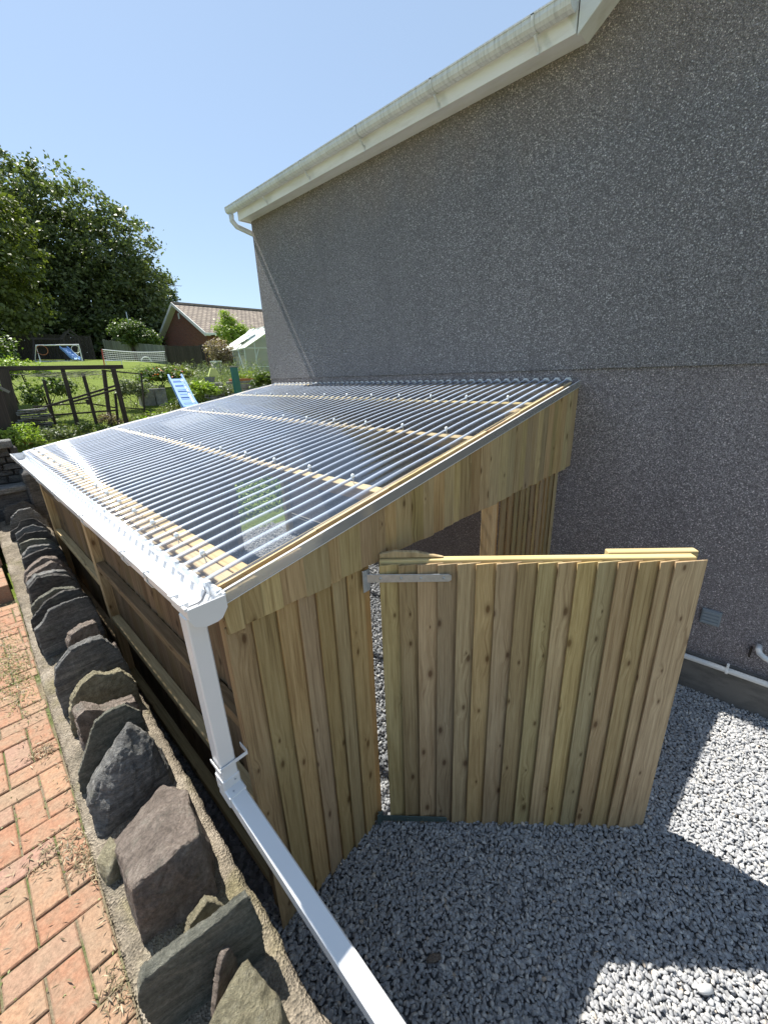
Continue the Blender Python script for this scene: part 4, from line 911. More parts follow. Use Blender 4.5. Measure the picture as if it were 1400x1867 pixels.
def strap(z, mat, end):
    m = MB(); s0, s1 = -.03, .36; hh = .043; d0, d1 = .0305, .0345
    pts = [(s0, -hh/2), (s1-.012, -hh/2*.9), (s1, -hh/2*.5), (s1, hh/2*.5), (s1-.012, hh/2*.9), (s0, hh/2)]
    m.prism([H+gd*s+gn*d0+V(0, 0, z+q) for s, q in pts], gn*(d1-d0), .5)
    m.tube([H+gd*-.035+gn*.026+V(0, 0, z-.035), H+gd*-.035+gn*.026+V(0, 0, z+.035)], .009, 10, .5)
    m.bar(V(-2.452, -.030, z-.065), V(-2.452, -.030, z+.045), (.045, 0, 0), (0, .005, 0), .5)
    o_ = m.build('strap_hinge', mat, gate, bevel=.001); o_['label'] = end
    for s in (.035, .13, .22, .325): m = MB(); p = H+gd*s+gn*d1+V(0, 0, z); m.tube([p, p+gn*.002, p+gn*.0035], [.0075, .0065, .002], 8, .5); m.build('bolt_head', mat, o_)
strap(1.632, M_['galv'], 'upper galvanised strap hinge'); strap(.045, M_['green_steel'], 'lower dull dark strap hinge')
for z in (1.71, ):
    m = MB(); m.prism([H+gd*.03+gn*-.04+V(0, 0, z), H+gd*.33+gn*-.04+V(0, 0, z), H+gd*.20+gn*-.04+V(0, 0, z+.030), H+gd*.10+gn*-.04+V(0, 0, z+.034), H+gd*.03+gn*-.04+V(0, 0, z+.02)], gn*.022)
    m.build('rail_offcut', M_['pine'], gate, bevel=.003)

# ================================================================ GARDEN BEHIND
# --- far trees
tree('broad_tree', 'huge dark broadleaf tree filling the skyline behind the lawn', 'tree', (6.0, 37.5, 4.3),
     [(5.0, 37, 11.5, 4.6, 4, 4.6), (8.0, 37, 10.2, 3.2, 3.5, 4.6), (2.2, 38, 12.2, 4.2, 4, 4.4), (9.6, 37.4, 7.8, 1.5, 2.5, 3.6), (5.5, 36, 7.0, 5.2, 3.5, 3.0), (1.0, 37, 8.2, 4.5, 3.5, 4.2), (-2.5, 38, 12.5, 3.8, 4, 4.6)], M_['lf_dark'], 2300, 36, .58, .27, .55, fill=.33)
tree('sycamore_tree', 'lighter yellow green tree at the left edge in front of the huge dark tree', 'tree', (-1.2, 28.5, 3.9),
     [(-1.6, 28, 10.3, 2.9, 2.6, 2.9), (.3, 28.4, 9.0, 2.0, 2.0, 2.2), (-.4, 27.6, 7.0, 2.2, 2.2, 2.0), (-3.6, 28, 8.5, 2.5, 2.5, 3.5)], M_['lf_light'], 620, 30, .42, .24, .35, fill=.3)
tree('slender_tree', 'small slender tree rising beside the bungalow gable', 'tree', (13.3, 42, 5.0),
     [(13.3, 42, 10.0, .85, .8, 1.7), (12.9, 42, 8.2, .9, .8, 1.6)], M_['lf_dark'], 130, 24, .34, .26, .12, limbs=3)
tree('round_bush_tree', 'round glossy bush standing behind the middle of the garden fence', 'bush', (4.35, 24.8, 3.7),
     [(4.25, 24.8, 5.0, .82, .7, .62), (5.0, 24.6, 4.72, .62, .6, .42)], M_['lf_mid'], 260, 22, .18, .13, .08, limbs=3)
tree('ornamental_tree', 'bright leafy tree in front of the bungalow roof', 'tree', (7.2, 19, 2.6),
     [(7.0, 19, 4.68, .72, .65, .56), (7.65, 19.2, 4.62, .58, .55, .42), (6.85, 18.9, 5.18, .32, .33, .42)], M_['lf_lime'], 210, 24, .15, .10, .06, limbs=5)
tree('flowering_shrub', 'pinkish flowering shrub between the fence and the greenhouse', 'shrub', (4.45, 15.2, 2.6),
     [(4.45, 15.2, 3.55, .52, .5, .42), (4.75, 15.1, 3.25, .5, .5, .45)], M_['lf_pink'], 170, 26, .14, .075, .04, limbs=5)
tree('hedge_shrub', 'bright bush at the left edge beyond the weathered timber frame', 'shrub', (-2.55, 9.6, 2.2),
     [(-2.75, 9.6, 3.15, .42, .4, .42), (-2.9, 9.4, 2.75, .38, .4, .4)], M_['lf_mid'], 170, 26, .10, .07, .04, limbs=4)
tree('pale_shrub', 'low pale flowering shrub at the left above the timber frame', 'shrub', (-2.45, 8.2, 2.05),
     [(-2.55, 8.2, 2.86, .20, .2, .12), (-2.25, 8.3, 2.8, .16, .16, .09), (-2.75, 8.1, 2.84, .2, .2, .12)], M_['lf_lime'], 90, 22, .06, .045, .02, limbs=3)
tree('young_apple_tree', 'young fruit bush growing inside the timber frame', 'bush', (-2.36, 7.6, 1.95),
     [(-2.4, 7.6, 2.52, .24, .2, .14), (-2.15, 7.6, 2.50, .2, .2, .12), (-2.52, 7.6, 2.36, .14, .15, .12)], M_['lf_mid'], 95, 14, .06, .055, .018, limbs=6)

def stemfence(name, pts, label, mat, cat='fence', bw=.11, gap=.012, post=True):
    """vertical board fence following pts [(x, y, z0, z1)]"""
    r0 = empty(name, (pts[0][0], pts[0][1], pts[0][2]), label, cat, None); m = MB()
    for a, b in zip(pts, pts[1:]):
        a_, b_ = V(*a), V(*b); d = (b_-a_)[:2]; Ln = np.linalg.norm(d); d = d/Ln; n = int(Ln/(bw+gap))
        for i in range(n):
            t0 = i/n; t1 = t0+bw/Ln; p = a_+(b_-a_)*t0; q = a_+(b_-a_)*t1; j = random.uniform(-.012, .012); o2 = V(-d[1], d[0], 0)*.02
            m.prism([(p[0], p[1], p[2]-.1), (q[0], q[1], q[2]-.1), (q[0]+o2[0], q[1]+o2[1], q[2]-.1), (p[0]+o2[0], p[1]+o2[1], p[2]-.1)], (0, 0, p[3]-p[2]+.1+j))
    m.build('boards', mat, r0)
    for k, p in enumerate(pts[:-1]):
        q = pts[k+1]; npost = max(1, int(math.hypot(q[0]-p[0], q[1]-p[1])/2.4))
        for i in range(npost):
            f = i/npost; mm = MB(); x, y = p[0]+(q[0]-p[0])*f, p[1]+(q[1]-p[1])*f; z0, z1 = p[2]+(q[2]-p[2])*f, p[3]+(q[3]-p[3])*f
            mm.box((x-.05, y+.03, z0-.1), (x+.05, y+.13, z1+.05)); mm.build('post', mat, r0)
    return r0
stemfence('board_fence', [(-6, 30.6, 3.9, 5.35), (.02, 30.2, 3.92, 5.3), (3.6, 29.6, 3.9, 5.2)], 'tall dark board fence in shade behind the goal', M_['old'])  # tree shade on this fence is put into the darker wood colour
stemfence('board_fence', [(3.83, 28, 3.8, 4.86), (4.9, 22, 3.1, 4.18)], 'grey board fence running from behind the net towards the bungalow', M_['greyfence'])
stemfence('paling_fence', [(4.95, 21.8, 3.1, 4.15), (5.02, 18, 2.9, 3.92), (6.6, 17.4, 2.8, 3.85)], 'short dark weathered paling fence below the bungalow gable', M_['old'], bw=.09, gap=.03)

# --- bungalow
bw_ = empty('bungalow', (12.5, 29.8, 3), 'red brick bungalow with white bargeboards and brown tiled roof', 'house')
RZ, EZ, YR, Y0_, Y1_, XG = 7.40, 5.28, 29.8, 25.7, 33.9, 9.1
m = MB()
def wface(m, pts, uvax): m.face(pts, [((p[uvax[0]]), p[2]) for p in pts], .5)
wface(m, [(XG, Y1_-.3, 2.5), (XG, Y0_+.3, 2.5), (XG, Y0_+.3, EZ), (XG, YR, RZ-.15), (XG, Y1_-.3, EZ)], (1,)); wface(m, [(XG, Y0_+.3, 2.5), (27, Y0_+.3, 2.5), (27, Y0_+.3, EZ), (XG, Y0_+.3, EZ)], (0,))
wface(m, [(27, Y1_-.3, 2.5), (XG, Y1_-.3, 2.5), (XG, Y1_-.3, EZ), (27, Y1_-.3, EZ)], (0,)); wface(m, [(27, Y0_+.3, 2.5), (27, Y1_-.3, 2.5), (27, Y1_-.3, EZ), (27, YR, RZ-.15), (27, Y0_+.3, EZ)], (1,)); m.build('wall', M_['redbrick'], bw_)
m = MB()
for (ye, s_) in ((Y0_-.15, 1), (Y1_+.15, -1)):
    a = (XG-.35, ye, EZ-.10); b = (27.4, ye, EZ-.10); c = (27.4, YR, RZ); d = (XG-.35, YR, RZ)
    wd = math.hypot(YR-ye, RZ-EZ)
    m.face([a, b, c, d] if s_ > 0 else [b, a, d, c], [(a[0], 0), (b[0], 0), (b[0], wd), (a[0], wd)] if s_ > 0 else [(b[0], 0), (a[0], 0), (a[0], wd), (b[0], wd)], .5)
    lo = [(p[0], p[1], p[2]-.12) for p in (a, b, c, d)]; m.face(lo if s_ < 0 else lo[::-1], None, .5)
rf = m.build('roof', M_['tiles'], bw_)
m = MB(); m.bar((XG-.35, YR, RZ+.02), (27.4, YR, RZ+.02), (0, .28, 0), (0, 0, .12)); m.build('ridge_tiles', M_['st_brown'], rf)
for ye in (Y0_-.18, Y1_+.18):
    m = MB(); m.prism([(XG-.38, ye, EZ-.26), (XG-.38, YR, RZ-.14), (XG-.38, YR, RZ+.05), (XG-.38, ye, EZ-.02)], (.04, 0, 0)); m.prism([(XG-.34, ye, EZ-.24), (XG-.34, YR, RZ-.17), (XG-.34, YR, RZ-.14), (XG-.34, ye, EZ-.21)], (.34, 0, 0)); m.build('bargeboard', M_['white_paint'], bw_)
m = MB(); m.bar((XG-.35, Y0_-.22, EZ-.12), (27.4, Y0_-.22, EZ-.12), (0, .12, 0), (0, 0, .12)); m.build('gutter', M_['white_paint'], bw_)
m = MB(); m.box((XG-.03, YR-.12, RZ-.95), (XG-.01, YR+.12, RZ-.6)); m.build('gable_vent', M_['white_paint'], bw_)
def aerial(x, y, z0, z1, lab):
    a = empty('tv_aerial', (x, y, z0), lab, 'aerial'); m = MB(); m.tube([(x, y, z0), (x, y, z1)], .025, 6); m.build('mast', M_['galv'], a)
    m = MB(); m.tube([(x-.5, y, z1-.1), (x+.5, y, z1-.05)], .012, 5); [m.tube([(x+k*.12-.42, y-.2, z1-.08), (x+k*.12-.42, y+.2, z1-.08)], .008, 4) for k in range(8)]; m.build('antenna', M_['galv'], a)
aerial(9.9, 31.5, 6.8, 8.9, 'thin rooftop aerial mast standing against the dark tree by the gable')
p_ = empty('metal_pole', (5.75, 29.5, 4), 'slim pale pole behind the round bush', 'pole'); m = MB(); m.tube([(5.75, 29.5, 4), (5.78, 29.5, 6.6)], .035, 6); m.build('shaft', M_['galv'], p_); m = MB(); m.tube([(5.78, 29.5, 6.6), (5.78, 29.5, 6.64)], [.05, .03], 6); m.build('cap', M_['galv'], p_)

# --- greenhouse
gh = empty('greenhouse', (5.6, 18.5, 2.5), 'small glass greenhouse with pale aluminium frame beside the house corner', 'greenhouse')
A_ = V(4.72, 17.9, 0); ux = V(.90, -.44, 0); ux /= np.linalg.norm(ux); uy = V(.44, .90, 0); uy /= np.linalg.norm(uy)   # gable along ux, ridge along uy
GW, GL, GE, GR, GB = 3.2, 3.24, 3.52, 4.45, 2.42
# near gable end faces the camera; left side wall runs back
A_ = V(4.47, 13.3, 0); uy = V(.53, 3.2, 0); uy /= np.linalg.norm(uy); ux = V(uy[1], -uy[0], 0)
def gp(u, v, z): return tuple(A_+ux*u+uy*v+V(0, 0, z))
m = MB(); m.face([gp(0, 0, GB), gp(GW, 0, GB), gp(GW, 0, GE), gp(GW/2, 0, GR), gp(0, 0, GE)]); m.face([gp(0, 0, GB), gp(0, 0, GE), gp(0, GL, GE), gp(0, GL, GB)]); m.face([gp(GW, 0, GB), gp(GW, GL, GB), gp(GW, GL, GE), gp(GW, 0, GE)]); m.face([gp(0, GL, GB), gp(0, GL, GE), gp(GW/2, GL, GR), gp(GW, GL, GE), gp(GW, GL, GB)]); m.build('glazing', M_['ghglass'], gh)
m = MB(); m.face([gp(0, 0, GE), gp(GW/2, 0, GR), gp(GW/2, GL, GR), gp(0, GL, GE)]); m.face([gp(GW, 0, GE), gp(GW, GL, GE), gp(GW/2, GL, GR), gp(GW/2, 0, GR)]); m.build('roof_glazing', M_['ghglass'], gh)
m = MB(); rr = .016
def fr_(a, b, r_=rr): m.tube([gp(*a), gp(*b)], r_, 5, .5)
for u in (0, GW): fr_((u, 0, GE), (u, GL, GE), .028); fr_((u, 0, GB), (u, GL, GB), .028)
fr_((GW/2, 0, GR), (GW/2, GL, GR), .028)
for v in np.linspace(0, GL, 6):
    for u in (0, GW): fr_((u, v, GB), (u, v, GE)); fr_((u, v, GE), (GW/2, v, GR))
for v in (0, GL):
    fr_((0, v, GE), (GW, v, GE)); fr_((0, v, GB), (GW, v, GB)); fr_((0, v, GE), (GW/2, v, GR), .03); fr_((GW, v, GE), (GW/2, v, GR), .03)
    for u in np.linspace(.4, GW-.4, 4): fr_((u, v, GB), (u, v, GE+(GR-GE)*(1-abs(u-GW/2)/(GW/2))))
fr_((0, 0, GB+.45), (GW, 0, GB+.45)); fr_((0, .1, GB), (0, .7, GE)); fr_((.1, 0, GB), (.55, 0, GE)); m.build('frame', M_['alu'], gh)
m = MB(); s0 = gp(.12, 1.2, GE+.12*(GR-GE)/(GW/2)+.02); m.prism([gp(.35, 1.2, GE+.35*.72+.02), gp(.95, 1.2, GE+.95*.72+.10), gp(.95, 1.8, GE+.95*.72+.10), gp(.35, 1.8, GE+.35*.72+.02)], (0, 0, .02)); m.build('roof_vent', M_['alu'], gh)
gi = leaf_mesh('tomato_plants', np.array([gp(RNG.uniform(.2, GW-.2), RNG.uniform(.2, GL-.2), 0)[:2]+(GB+abs(RNG.normal(.2, .25)),) for _ in range(1500)]), .08, M_['lf_mid']); tag(gi, 'green plants growing inside the greenhouse', 'plants', kind='stuff')

# --- play things on the lawn
gz = 3.46
go = empty('football_goal', (.5, 22, gz), 'small white framed football goal on the far lawn', 'goal')
m = MB(); m.tube([(-.23, 22, gz), (-.23, 22, 4.12), (1.29, 22, 4.17), (1.27, 22, gz)], .028, 8); m.tube([(-.23, 22, gz+.02), (-.33, 22.6, gz+.05), (1.2, 22.6, gz+.05), (1.27, 22, gz+.02)], .016, 6); m.tube([(-.23, 22, 4.12), (-.33, 22.6, gz+.05)], .014, 6); m.tube([(1.29, 22, 4.17), (1.2, 22.6, gz+.05)], .014, 6); m.build('frame', M_['white_paint'], go)
m = MB(); m.tube([(-.07+.19*math.cos(a), 21.97, 3.93+.19*math.sin(a)) for a in np.linspace(0, 2*math.pi, 25)], .012, 5); m.build('target_ring', M_['terracotta'], go)
m = MB(); m.tube([(1.13+.16*math.cos(a), 21.97, 3.98+.16*math.sin(a)) for a in np.linspace(0, 2*math.pi, 25)], .012, 5); m.build('target_ring', M_['white_paint'], go)
pl = empty('play_frame', (1.2, 25.5, 3.68), 'wooden play tower frame with a swing beam in the shade', 'swing frame')
m = MB()
for x in (1.38, 2.0): 
    for y in (25.2, 25.9): m.bar((x, y, 3.6), (x, y, 4.75), (.07, 0, 0), (0, .07, 0))
m.build('tower_post', M_['old'], pl)  # dark wood colour stands in for tree shade over the play frame
m = MB(); 
for y in (25.15, 25.95): m.bar((1.28, y, 4.62), (1.72, y, 5.08), (0, .03, 0), V(-.05, 0, .05)); m.bar((2.16, y, 4.62), (1.72, y, 5.08), (0, .03, 0), V(.05, 0, .05))
m.build('gable_rafter', M_['old'], pl)
m = MB(); m.bar((.15, 25.5, 4.66), (1.4, 25.5, 4.66), (0, .09, 0), (0, 0, .09)); m.bar((.25, 25.5, 4.66), (.02, 25.2, 3.6), (.07, 0, 0), (0, .07, 0)); m.bar((.25, 25.5, 4.66), (.02, 25.9, 3.6), (.07, 0, 0), (0, .07, 0)); m.build('swing_beam', M_['old'], pl)
m = MB(); m.tube([(.8, 25.5, 4.62), (.8, 25.5, 3.95), (.9, 25.5, 3.9), (1.05, 25.5, 3.95), (1.05, 25.5, 4.62)], .012, 5); m.build('swing', M_['old'], pl)
def slide(name, a, b, wid, mat, lab, steps=0):
    s_ = empty(name, b, lab, 'slide'); a, b = V(*a), V(*b); d = b-a; side = np.cross(d, V(0, 0, 1)); side /= np.linalg.norm(side); m = MB(); n = 12; prev = None
    for i in range(n+1):
        t_ = i/n; p = a+d*t_; p[2] = a[2]+(b[2]-a[2])*(t_**.85 if t_ < 1 else 1)+.05*math.sin(t_*6.28)*abs(d[2])
        u_ = V(0, 0, 1)
        ring = [p-side*wid/2+u_*.09, p-side*wid/2, p+side*wid/2, p+side*wid/2+u_*.09, p+side*(wid/2+.03)+u_*.09, p+side*(wid/2+.03)-u_*.03, p-side*(wid/2+.03)-u_*.03, p-side*(wid/2+.03)+u_*.09]
        if prev is not None:
            for k in range(8): m.face([prev[k], prev[(k+1) % 8], ring[(k+1) % 8], ring[k]], None, .5)
        prev = ring
    m.build('chute', mat, s_)
    if steps:
        m = MB()
        for k in range(steps): t_ = (k+.6)/steps; p = a+d*t_+V(0, 0, .012); m.bar(p-side*wid*.36, p+side*wid*.36, V(0, 0, .008), d/np.linalg.norm(d)*.03)
        m.build('moulded_ribs', mat, s_)
    return s_
slide('garden_slide', (1.08, 24.0, 4.16), (1.20, 22.5, 3.58), .26, M_['bluelight'], 'pale blue plastic slide behind the right post of the goal')
slide('blue_slide', (-.22, 7.7, 2.55), (-.50, 6.45, 1.98), .21, M_['blue'], 'blue ribbed plastic slide leaning against the garden wall', 7)
vn = empty('sports_net', (1.9, 16.5, 3.1), 'low sports net with red end post stretched across the lawn', 'net')
m = MB(); m.tube([(.66, 16, 3.62), (.62, 16, 3.1)], .018, 6, .5); m.build('post', M_['redpaint'], vn)
m = MB(); m.tube([(3.06, 17, 3.63), (3.02, 17, 3.1)], .018, 6, .5); m.build('post', M_['old'], vn)
m = MB()
def np_(u, z): sag = -.05*math.sin(u*math.pi); return (.66+2.4*u, 16+u, 3.60+sag*1.0-z)
m.tube([np_(u, 0) for u in np.linspace(0, 1, 14)], .020, 5, .5); m.build('top_tape', M_['white_paint'], vn)
m = MB()
for k in range(1, 6): m.tube([np_(u, k*.065) for u in np.linspace(0, 1, 14)], .006, 4, .5)
for u in np.linspace(0, 1, 30): m.tube([np_(u, 0), np_(u, .33)], .005, 4, .5)
m.build('mesh', M_['white_paint'], vn)
m = MB(); m.tube([(.64, 15.9, 3.24), (1.20, 16.05, 3.25)], .02, 6); m.tube([(.66, 15.9, 3.24), (.66, 15.9, 3.05)], .012, 5); m.tube([(1.18, 16.05, 3.25), (1.18, 16.05, 3.05)], .012, 5); tag(m.build('low_hurdle', M_['white_paint']), 'low white hurdle lying in front of the net', 'hurdle')
m = MB(); m.tube([(2.05+.17*math.cos(a), 16.2, 3.2+.17*math.sin(a)) for a in np.linspace(0, math.pi, 14)], .02, 6); tag(m.build('wicket_hoop', M_['white_paint']), 'small white hoop standing in front of the net', 'hoop')

# --- weathered timber fruit frame
fc = empty('timber_frame', (-2.2, 6.8, 1.8), 'old dark timber fruit cage frame leaning over beyond the shelter', 'garden frame')
def tb(name, a, b, wd, mat='old', lab=None):
    a, b = V(*a), V(*b); d = b-a; d /= np.linalg.norm(d); w1 = np.cross(d, V(0, 1, 0)); w1 = w1/np.linalg.norm(w1); t1 = np.cross(d, w1)
    m = MB(); m.bar(a, b, w1*wd, t1*wd*.7); return m.build(name, M_[mat], fc, bevel=.002)
tb('top_beam', (-3.3, 6.8, 2.775), (-1.36, 6.8, 2.768), .062)
tb('post', (-2.87, 6.8, 2.76), (-2.93, 6.8, 1.7), .12); tb('post', (-2.45, 6.8, 2.60), (-2.475, 6.8, 1.75), .036); tb('post', (-2.185, 6.8, 2.75), (-2.195, 6.8, 1.7), .052)
tb('post', (-1.935, 6.82, 2.68), (-1.93, 6.82, 1.8), .045); tb('post', (-1.645, 6.8, 2.73), (-1.765, 6.8, 1.7), .055); tb('post', (-1.52, 6.76, 2.74), (-1.515, 6.76, 1.7), .066); tb('post', (-1.555, 6.85, 2.35), (-1.64, 6.85, 1.7), .036)
tb('brace', (-2.56, 6.75, 2.214), (-1.54, 6.75, 2.48), .030); tb('brace', (-2.21, 6.71, 2.265), (-1.56, 6.71, 2.42), .030)
tb('rail', (-2.67, 6.86, 2.229), (-1.93, 6.86, 2.236), .020); tb('rail', (-2.6, 6.86, 2.0905), (-1.58, 6.86, 2.083), .026); tb('rail', (-1.93, 6.9, 2.22), (-1.555, 6.9, 2.115), .022)
tb('block', (-1.985, 6.74, 2.29), (-1.98, 6.74, 2.21), .05)
tb('side_rail', (-1.63, 6.8, 2.715), (-.863, 7.6, 2.66), .022); tb('side_post', (-.863, 7.6, 2.67), (-.98, 7.6, 1.7), .028); tb('side_rail', (-1.5, 6.8, 2.12), (-.95, 7.6, 2.02), .020)
m = MB()   # bundled plastic netting hanging under the beam
for k in range(26):
    y = 6.8+random.uniform(-.03, .03); z0 = 2.735-random.random()*.07; x0 = random.uniform(-2.85, -2.3); x1 = random.uniform(-1.95, -1.6)
    m.tube([(x0+(x1-x0)*u, y, z0-.03*math.sin(u*3.1)-.012*math.sin(u*11+k)) for u in np.linspace(0, 1, 9)], .0022, 3, .5)
m.build('rolled_netting', M_['greyfence'], fc)
# old leaning board and stack of slates by the left edge
ob = empty('leaning_boards', (-3.05, 6.05, 1.8), 'weathered leaning boards with a pale top edge at the left edge', 'boards')
m = MB(); m.prism([(-3.30, 6.0, 1.75), (-3.05, 6.0, 1.75), (-3.0, 6.0, 2.46), (-3.14, 6.0, 2.60), (-3.30, 6.0, 2.62)], (0, .04, 0)); m.build('board', M_['old'], ob)
m = MB(); m.bar((-3.16, 5.98, 2.64), (-2.95, 6.0, 2.46), V(.02, 0, .025), (0, .06, 0)); m.build('top_edge', M_['greyfence'], ob)
stk = empty('slate_stack', (-2.75, 6.75, 1.8), 'untidy stack of grey slates beside the fruit bush', 'slates')
for k in range(9):
    m = MB(); x, y, z = -2.72+random.uniform(-.04, .04), 6.60+random.uniform(-.03, .03), 1.98+k*.027; a = random.uniform(-.3, .3)
    m.bar((x-.17*math.cos(a), y-.17*math.sin(a), z), (x+.17*math.cos(a), y+.17*math.sin(a), z+random.uniform(-.012, .012)), (-.12*math.sin(a), .2, 0), (0, 0, .016)); m.build('slate', M_['st_grey'], stk, bevel=.002)
m = MB(); m.box((-2.9, 6.5, 1.72), (-2.55, 6.75, 1.965)); m.build('crate', M_['old'], stk)

# --- garden walls, bed, pots
def blockwall(name, a, b, z0, z1, th, lab, h_=.12, w_=(.2, .45)):
    r0 = empty(name, ((a[0]+b[0])/2, (a[1]+b[1])/2, z0), lab, 'wall'); a, b = V(a[0], a[1], 0), V(b[0], b[1], 0); d = b-a; Ln = np.linalg.norm(d); d /= Ln; n = V(-d[1], d[0], 0)
    m = MB(); z = z0
    while z < z1-.02:
        s = 0; hh = min(h_*random.uniform(.85, 1.15), z1-z)
        while s < Ln-.02:
            w2 = min(random.uniform(*w_), Ln-s); o2 = random.uniform(-.018, .018)
            m.bar(a+d*(s+.004)+V(0, 0, z+hh/2)+n*o2, a+d*(s+w2-.004)+V(0, 0, z+hh/2)+n*o2, (0, 0, hh-.008), n*th); s += w2
        z += hh
    m.build('blocks', M_['block'], r0, bevel=.012); return r0
blockwall('garden_wall', (-.80, 8.25), (-.30, 8.22), 1.75, 2.40, .22, 'tall grey stone slab wall end beside the side rail of the timber frame', .6, (.24, .3))
blockwall('garden_wall', (.10, 8.5), (.95, 8.1), 1.85, 2.44, .22, 'low rough stone garden wall behind the lime green shrub', .15)
blockwall('garden_wall', (1.02, 8.05), (2.1, 7.85), 1.9, 2.45, .2, 'low grey block wall under the terracotta trough by the house corner', .10, (.3, .45))
gp_ = empty('green_post', (.45, 6.5, .7), 'dark green painted post leaning beside the house corner', 'post'); m = MB(); m.bar((.50, 6.5, .6), (.435, 6.5, 2.715), (.115, 0, 0), (0, .09, 0)); m.build('shaft', M_['greenpaint'], gp_, bevel=.004); m = MB(); m.bar((.437, 6.5, 2.715), (.436, 6.5, 2.73), (.125, 0, 0), (0, .1, 0)); m.build('cap', M_['greyfence'], gp_, bevel=.004)
def pot(name, x, y, z, r, h, mat, lab, cat, plant=None, n=0):
    e = empty(name, (x, y, z), lab, cat); m = MB(); m.tube([(x, y, z), (x, y, z+h*.85), (x, y, z+h*.86), (x, y, z+h)], [r*.75, r*.95, r*1.06, r*1.06], 16, .5); m.build('body', M_[mat], e, smooth=False)
    if n: leaf_mesh('plant', np.stack([RNG.normal(x, r*.6, n), RNG.normal(y, r*.6, n), z+h+np.abs(RNG.normal(0, r*.8, n))], -1), r*.45, M_[plant], e)
pot('plant_pot', .50, 7.75, 2.44, .11, .12, 'greyplastic', 'grey plastic pot holding a lime coloured tray on the garden wall', 'pot')
m = MB(); m.prism([(.46, 7.7, 2.57), (.72, 7.7, 2.58), (.66, 7.72, 2.72), (.55, 7.72, 2.74)], (0, .05, 0)); tag(m.build('lime_tray', M_['lime_plastic'], bevel=.004), 'lime yellow plastic tray standing in the grey pot', 'tray')
tg = empty('terracotta_trough', (1.45, 8.0, 2.45), 'long orange terracotta trough with tall green shoots on the block wall', 'planter'); m = MB(); m.box((1.1, 7.9, 2.45), (1.95, 8.1, 2.50)); m.build('body', M_['terracotta'], tg, bevel=.006)
leaf_mesh('shoots', np.stack([RNG.uniform(1.12, 1.7, 260), RNG.normal(8.0, .04, 260), 2.5+np.abs(RNG.normal(.08, .07, 260))], -1), .12, M_['lf_lime'], tg, aspect=.12, up=0)
wb = empty('water_butt', (3.76, 14.2, 2.45), 'pale grey lidded water butt at the corner of the greenhouse', 'water butt'); m = MB(); m.tube([(3.76, 14.2, 2.3), (3.76, 14.2, 3.08)], [.16, .19], 14); m.build('barrel', M_['greyfence'], wb, smooth=True); m = MB(); m.tube([(3.76, 14.2, 3.08), (3.76, 14.2, 3.13)], .21, 14); m.build('lid', M_['white_paint'], wb)
pot('clay_pot', -2.93, 6.02, 1.74, .055, .11, 'terracotta', 'small brown clay pot among the weeds by the timber frame', 'pot')

# --- planting
def clump(name, c, r, n, leaf, mat, lab, cat='plant', aspect=.45, up=.3, stems=5, flowers=None, zmin=None, group=None):
    e = empty(name, (c[0], c[1], c[2]-r[2]), lab, cat, group); k = max(6, n//26); d = RNG.normal(size=(k, 3)); d /= np.linalg.norm(d, axis=1)[:, None]; d[:, 2] = np.abs(d[:, 2])*1.0-.25
    cc = np.array(c)+d*np.array(r)*(1-.5*RNG.random((k, 1))**2); P = np.repeat(cc, n//k, 0)+RNG.normal(size=(k*(n//k), 3))*np.array(r)*.17
    leaf_mesh('leaves', P, leaf, mat, e, up, None, aspect)
    m = MB()
    for i in range(stems): q = cc[i % k]; b = np.array([c[0]+RNG.normal(0, r[0]*.2), c[1]+RNG.normal(0, r[1]*.2), c[2]-r[2]-.1]); m.tube([b, (b+q)/2+RNG.normal(size=3)*.02, q], [leaf*.09, leaf*.07, leaf*.04], 4)
    m.build('stems', M_['bark'], e)
    if flowers: leaf_mesh('flowers', cc[RNG.integers(0, k, flowers[1])]+RNG.normal(size=(flowers[1], 3))*np.array(r)*.2+V(0, -.05, .02), flowers[2], flowers[0], e, .8, None, .9)
    return e
clump('lime_shrub', (.10, 7.3, 2.30), (.30, .26, .20), 1500, .075, M_['lf_lime'], 'bright lime green shrub beside the blue slide', 'shrub')
clump('red_flower_plant', (-.18, 8.75, 2.60), (.42, .35, .20), 1500, .09, M_['lf_mid'], 'broad leafed plant with red flowers on the raised bed', 'plant', flowers=(M_['lf_red'], 90, .05))
clump('leafy_bed_plant', (.38, 9.3, 2.66), (.42, .4, .2), 1400, .085, M_['lf_light'], 'spreading yellow green plant behind the red flowers', 'plant')
clump('white_edge_plant', (-.50, 8.45, 2.42), (.22, .2, .07), 500, .05, M_['lf_grey'], 'low pale plant trailing over the stone slab wall', 'plant')
clump('white_flower_plant', (.62, 7.45, 2.26), (.32, .25, .16), 1300, .045, M_['lf_grey'], 'grey green plant with small white flowers under the garden wall', 'plant', flowers=(M_['white_paint'], 70, .03))
clump('dark_rose_bush', (1.36, 6.98, 2.40), (.30, .22, .24), 1300, .075, M_['lf_mid'], 'large leafed dark bush close to the house corner', 'bush')
clump('bramble', (-.98, 8.0, 2.36), (.26, .22, .26), 1500, .055, M_['lf_grey'], 'tangled bramble seen through the open side of the timber frame', 'bush')
clump('wall_foot_plant', (-.25, 7.45, 2.05), (.3, .2, .2), 900, .06, M_['lf_mid'], 'dark leaves at the foot of the garden wall beside the slide', 'plant')
clump('corner_weeds', (-3.0, 5.98, 1.88), (.26, .22, .19), 1500, .05, M_['lf_lime'], 'bright mixed weeds above the end of the dry stone wall', 'weeds')
clump('corner_weeds', (-2.62, 6.2, 1.82), (.22, .2, .17), 1000, .045, M_['lf_grey'], 'silvery weeds growing near the far gutter end', 'weeds')
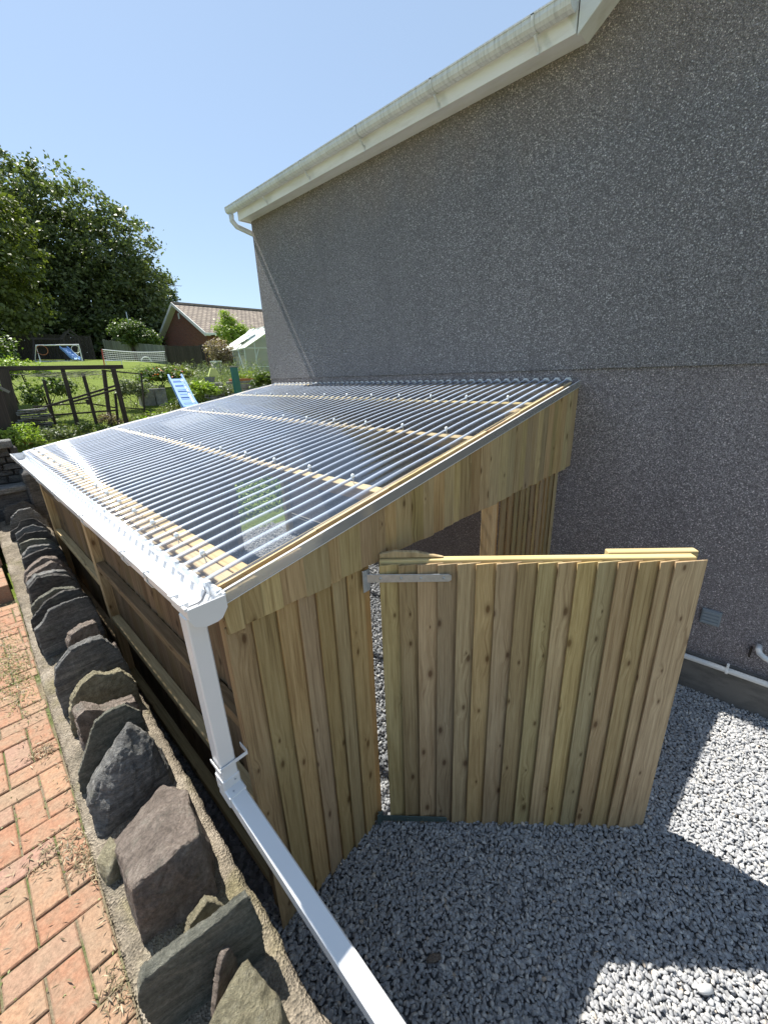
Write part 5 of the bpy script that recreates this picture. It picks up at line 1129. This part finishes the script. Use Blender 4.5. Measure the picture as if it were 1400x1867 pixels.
clump('spirea_plant', (-2.78, 6.6, 1.85), (.2, .18, .2), 700, .05, M_['lf_mid'], 'leafy weed in front of the slate stack', 'weeds')
for (x, y, z, rx, rz_, mt, lab) in ((-2.1, 6.45, 1.84, .24, .13, 'lf_mid', 'low dark green weeds at the foot of the middle frame post'), (-1.75, 6.85, 1.93, .16, .15, 'lf_pink', 'reddish green weeds between the right hand frame posts'), (-1.25, 7.0, 1.9, .3, .12, 'lf_light', 'short weeds under the side rail of the frame'), (-2.4, 6.6, 1.86, .2, .12, 'lf_weed', 'short weeds in front of the young fruit bush'), (-.65, 7.2, 1.95, .24, .14, 'lf_light', 'weeds at the foot of the grey slab wall')):
    clump('weed_clump', (x, y, z), (rx, .2, rz_), 700, .042, M_[mt], lab, 'weeds')
# tall meadow plants between bed and greenhouse
C = []
for _ in range(420):
    x, y = random.uniform(.7, 3.6), random.uniform(9.2, 13.5); b = V(x, y, 2.42+max(0, y-10.5)*.02); hgt = random.uniform(.25, .62)
    for k in range(14): t_ = k/14; C.append(b+V(random.gauss(0, .05)*t_, random.gauss(0, .05), hgt*t_))
tag(leaf_mesh('tall_grass', np.array(C), .10, M_['lf_grey'], aspect=.16, up=0.0), 'tall mixed grasses and stems behind the raised bed', kind='stuff')
# canes in the bed
for k, (x, y) in enumerate(((1.15, 9.8), (1.5, 9.9), (1.78, 9.85), (.85, 10.1))):
    m = MB(); m.tube([(x, y, 2.3), (x+random.uniform(-.03, .03), y, 2.3+random.uniform(.5, .75))], .008, 5); tag(m.build('bamboo_cane', M_['old']), ('third thin dark cane from the right in the tall grasses', 'second thin dark cane from the right in the tall grasses', 'rightmost thin dark cane in the tall grasses', 'leftmost thin dark cane in the tall grasses')[k], 'cane', 'canes in the raised bed')
# lawn blades near and mid distance
n = 26000; x = RNG.uniform(-3.4, 3.2, n); y = 6.2+RNG.random(n)**1.4*9; z = terrain(x, y)+.012; k_ = ~((x > -.75) & (y > 8.2) & (y < 13)); x, y, z = x[k_], y[k_], z[k_]
tag(leaf_mesh('grass', np.stack([x, y, z], -1), .06, M_['lf_light'], aspect=.16, up=.15), 'rough sunlit lawn grass beyond the shelter', kind='stuff')
# green growth on the bank seen through the open far end of the shelter
n = 6000; x = RNG.uniform(-1.3, .9, n); y = RNG.uniform(5.35, 7.0, n); z = terrain(x, y)+np.abs(RNG.normal(0, .05, n))
tag(leaf_mesh('bank_plants', np.stack([x, y, z], -1), .07, M_['lf_lime'], aspect=.45, up=.5), 'green plants covering the bank beyond the far end of the shelter', kind='stuff')
# dark hedge mass under the trees behind the far fence
n = 16000; P = np.stack([RNG.uniform(-8, 12, n), RNG.normal(34.5, .9, n), 3.6+RNG.random(n)*3.2], -1)
tag(leaf_mesh('undergrowth', P, .36, M_['lf_dark'], aspect=.6), 'dark undergrowth beneath the big trees', kind='stuff')
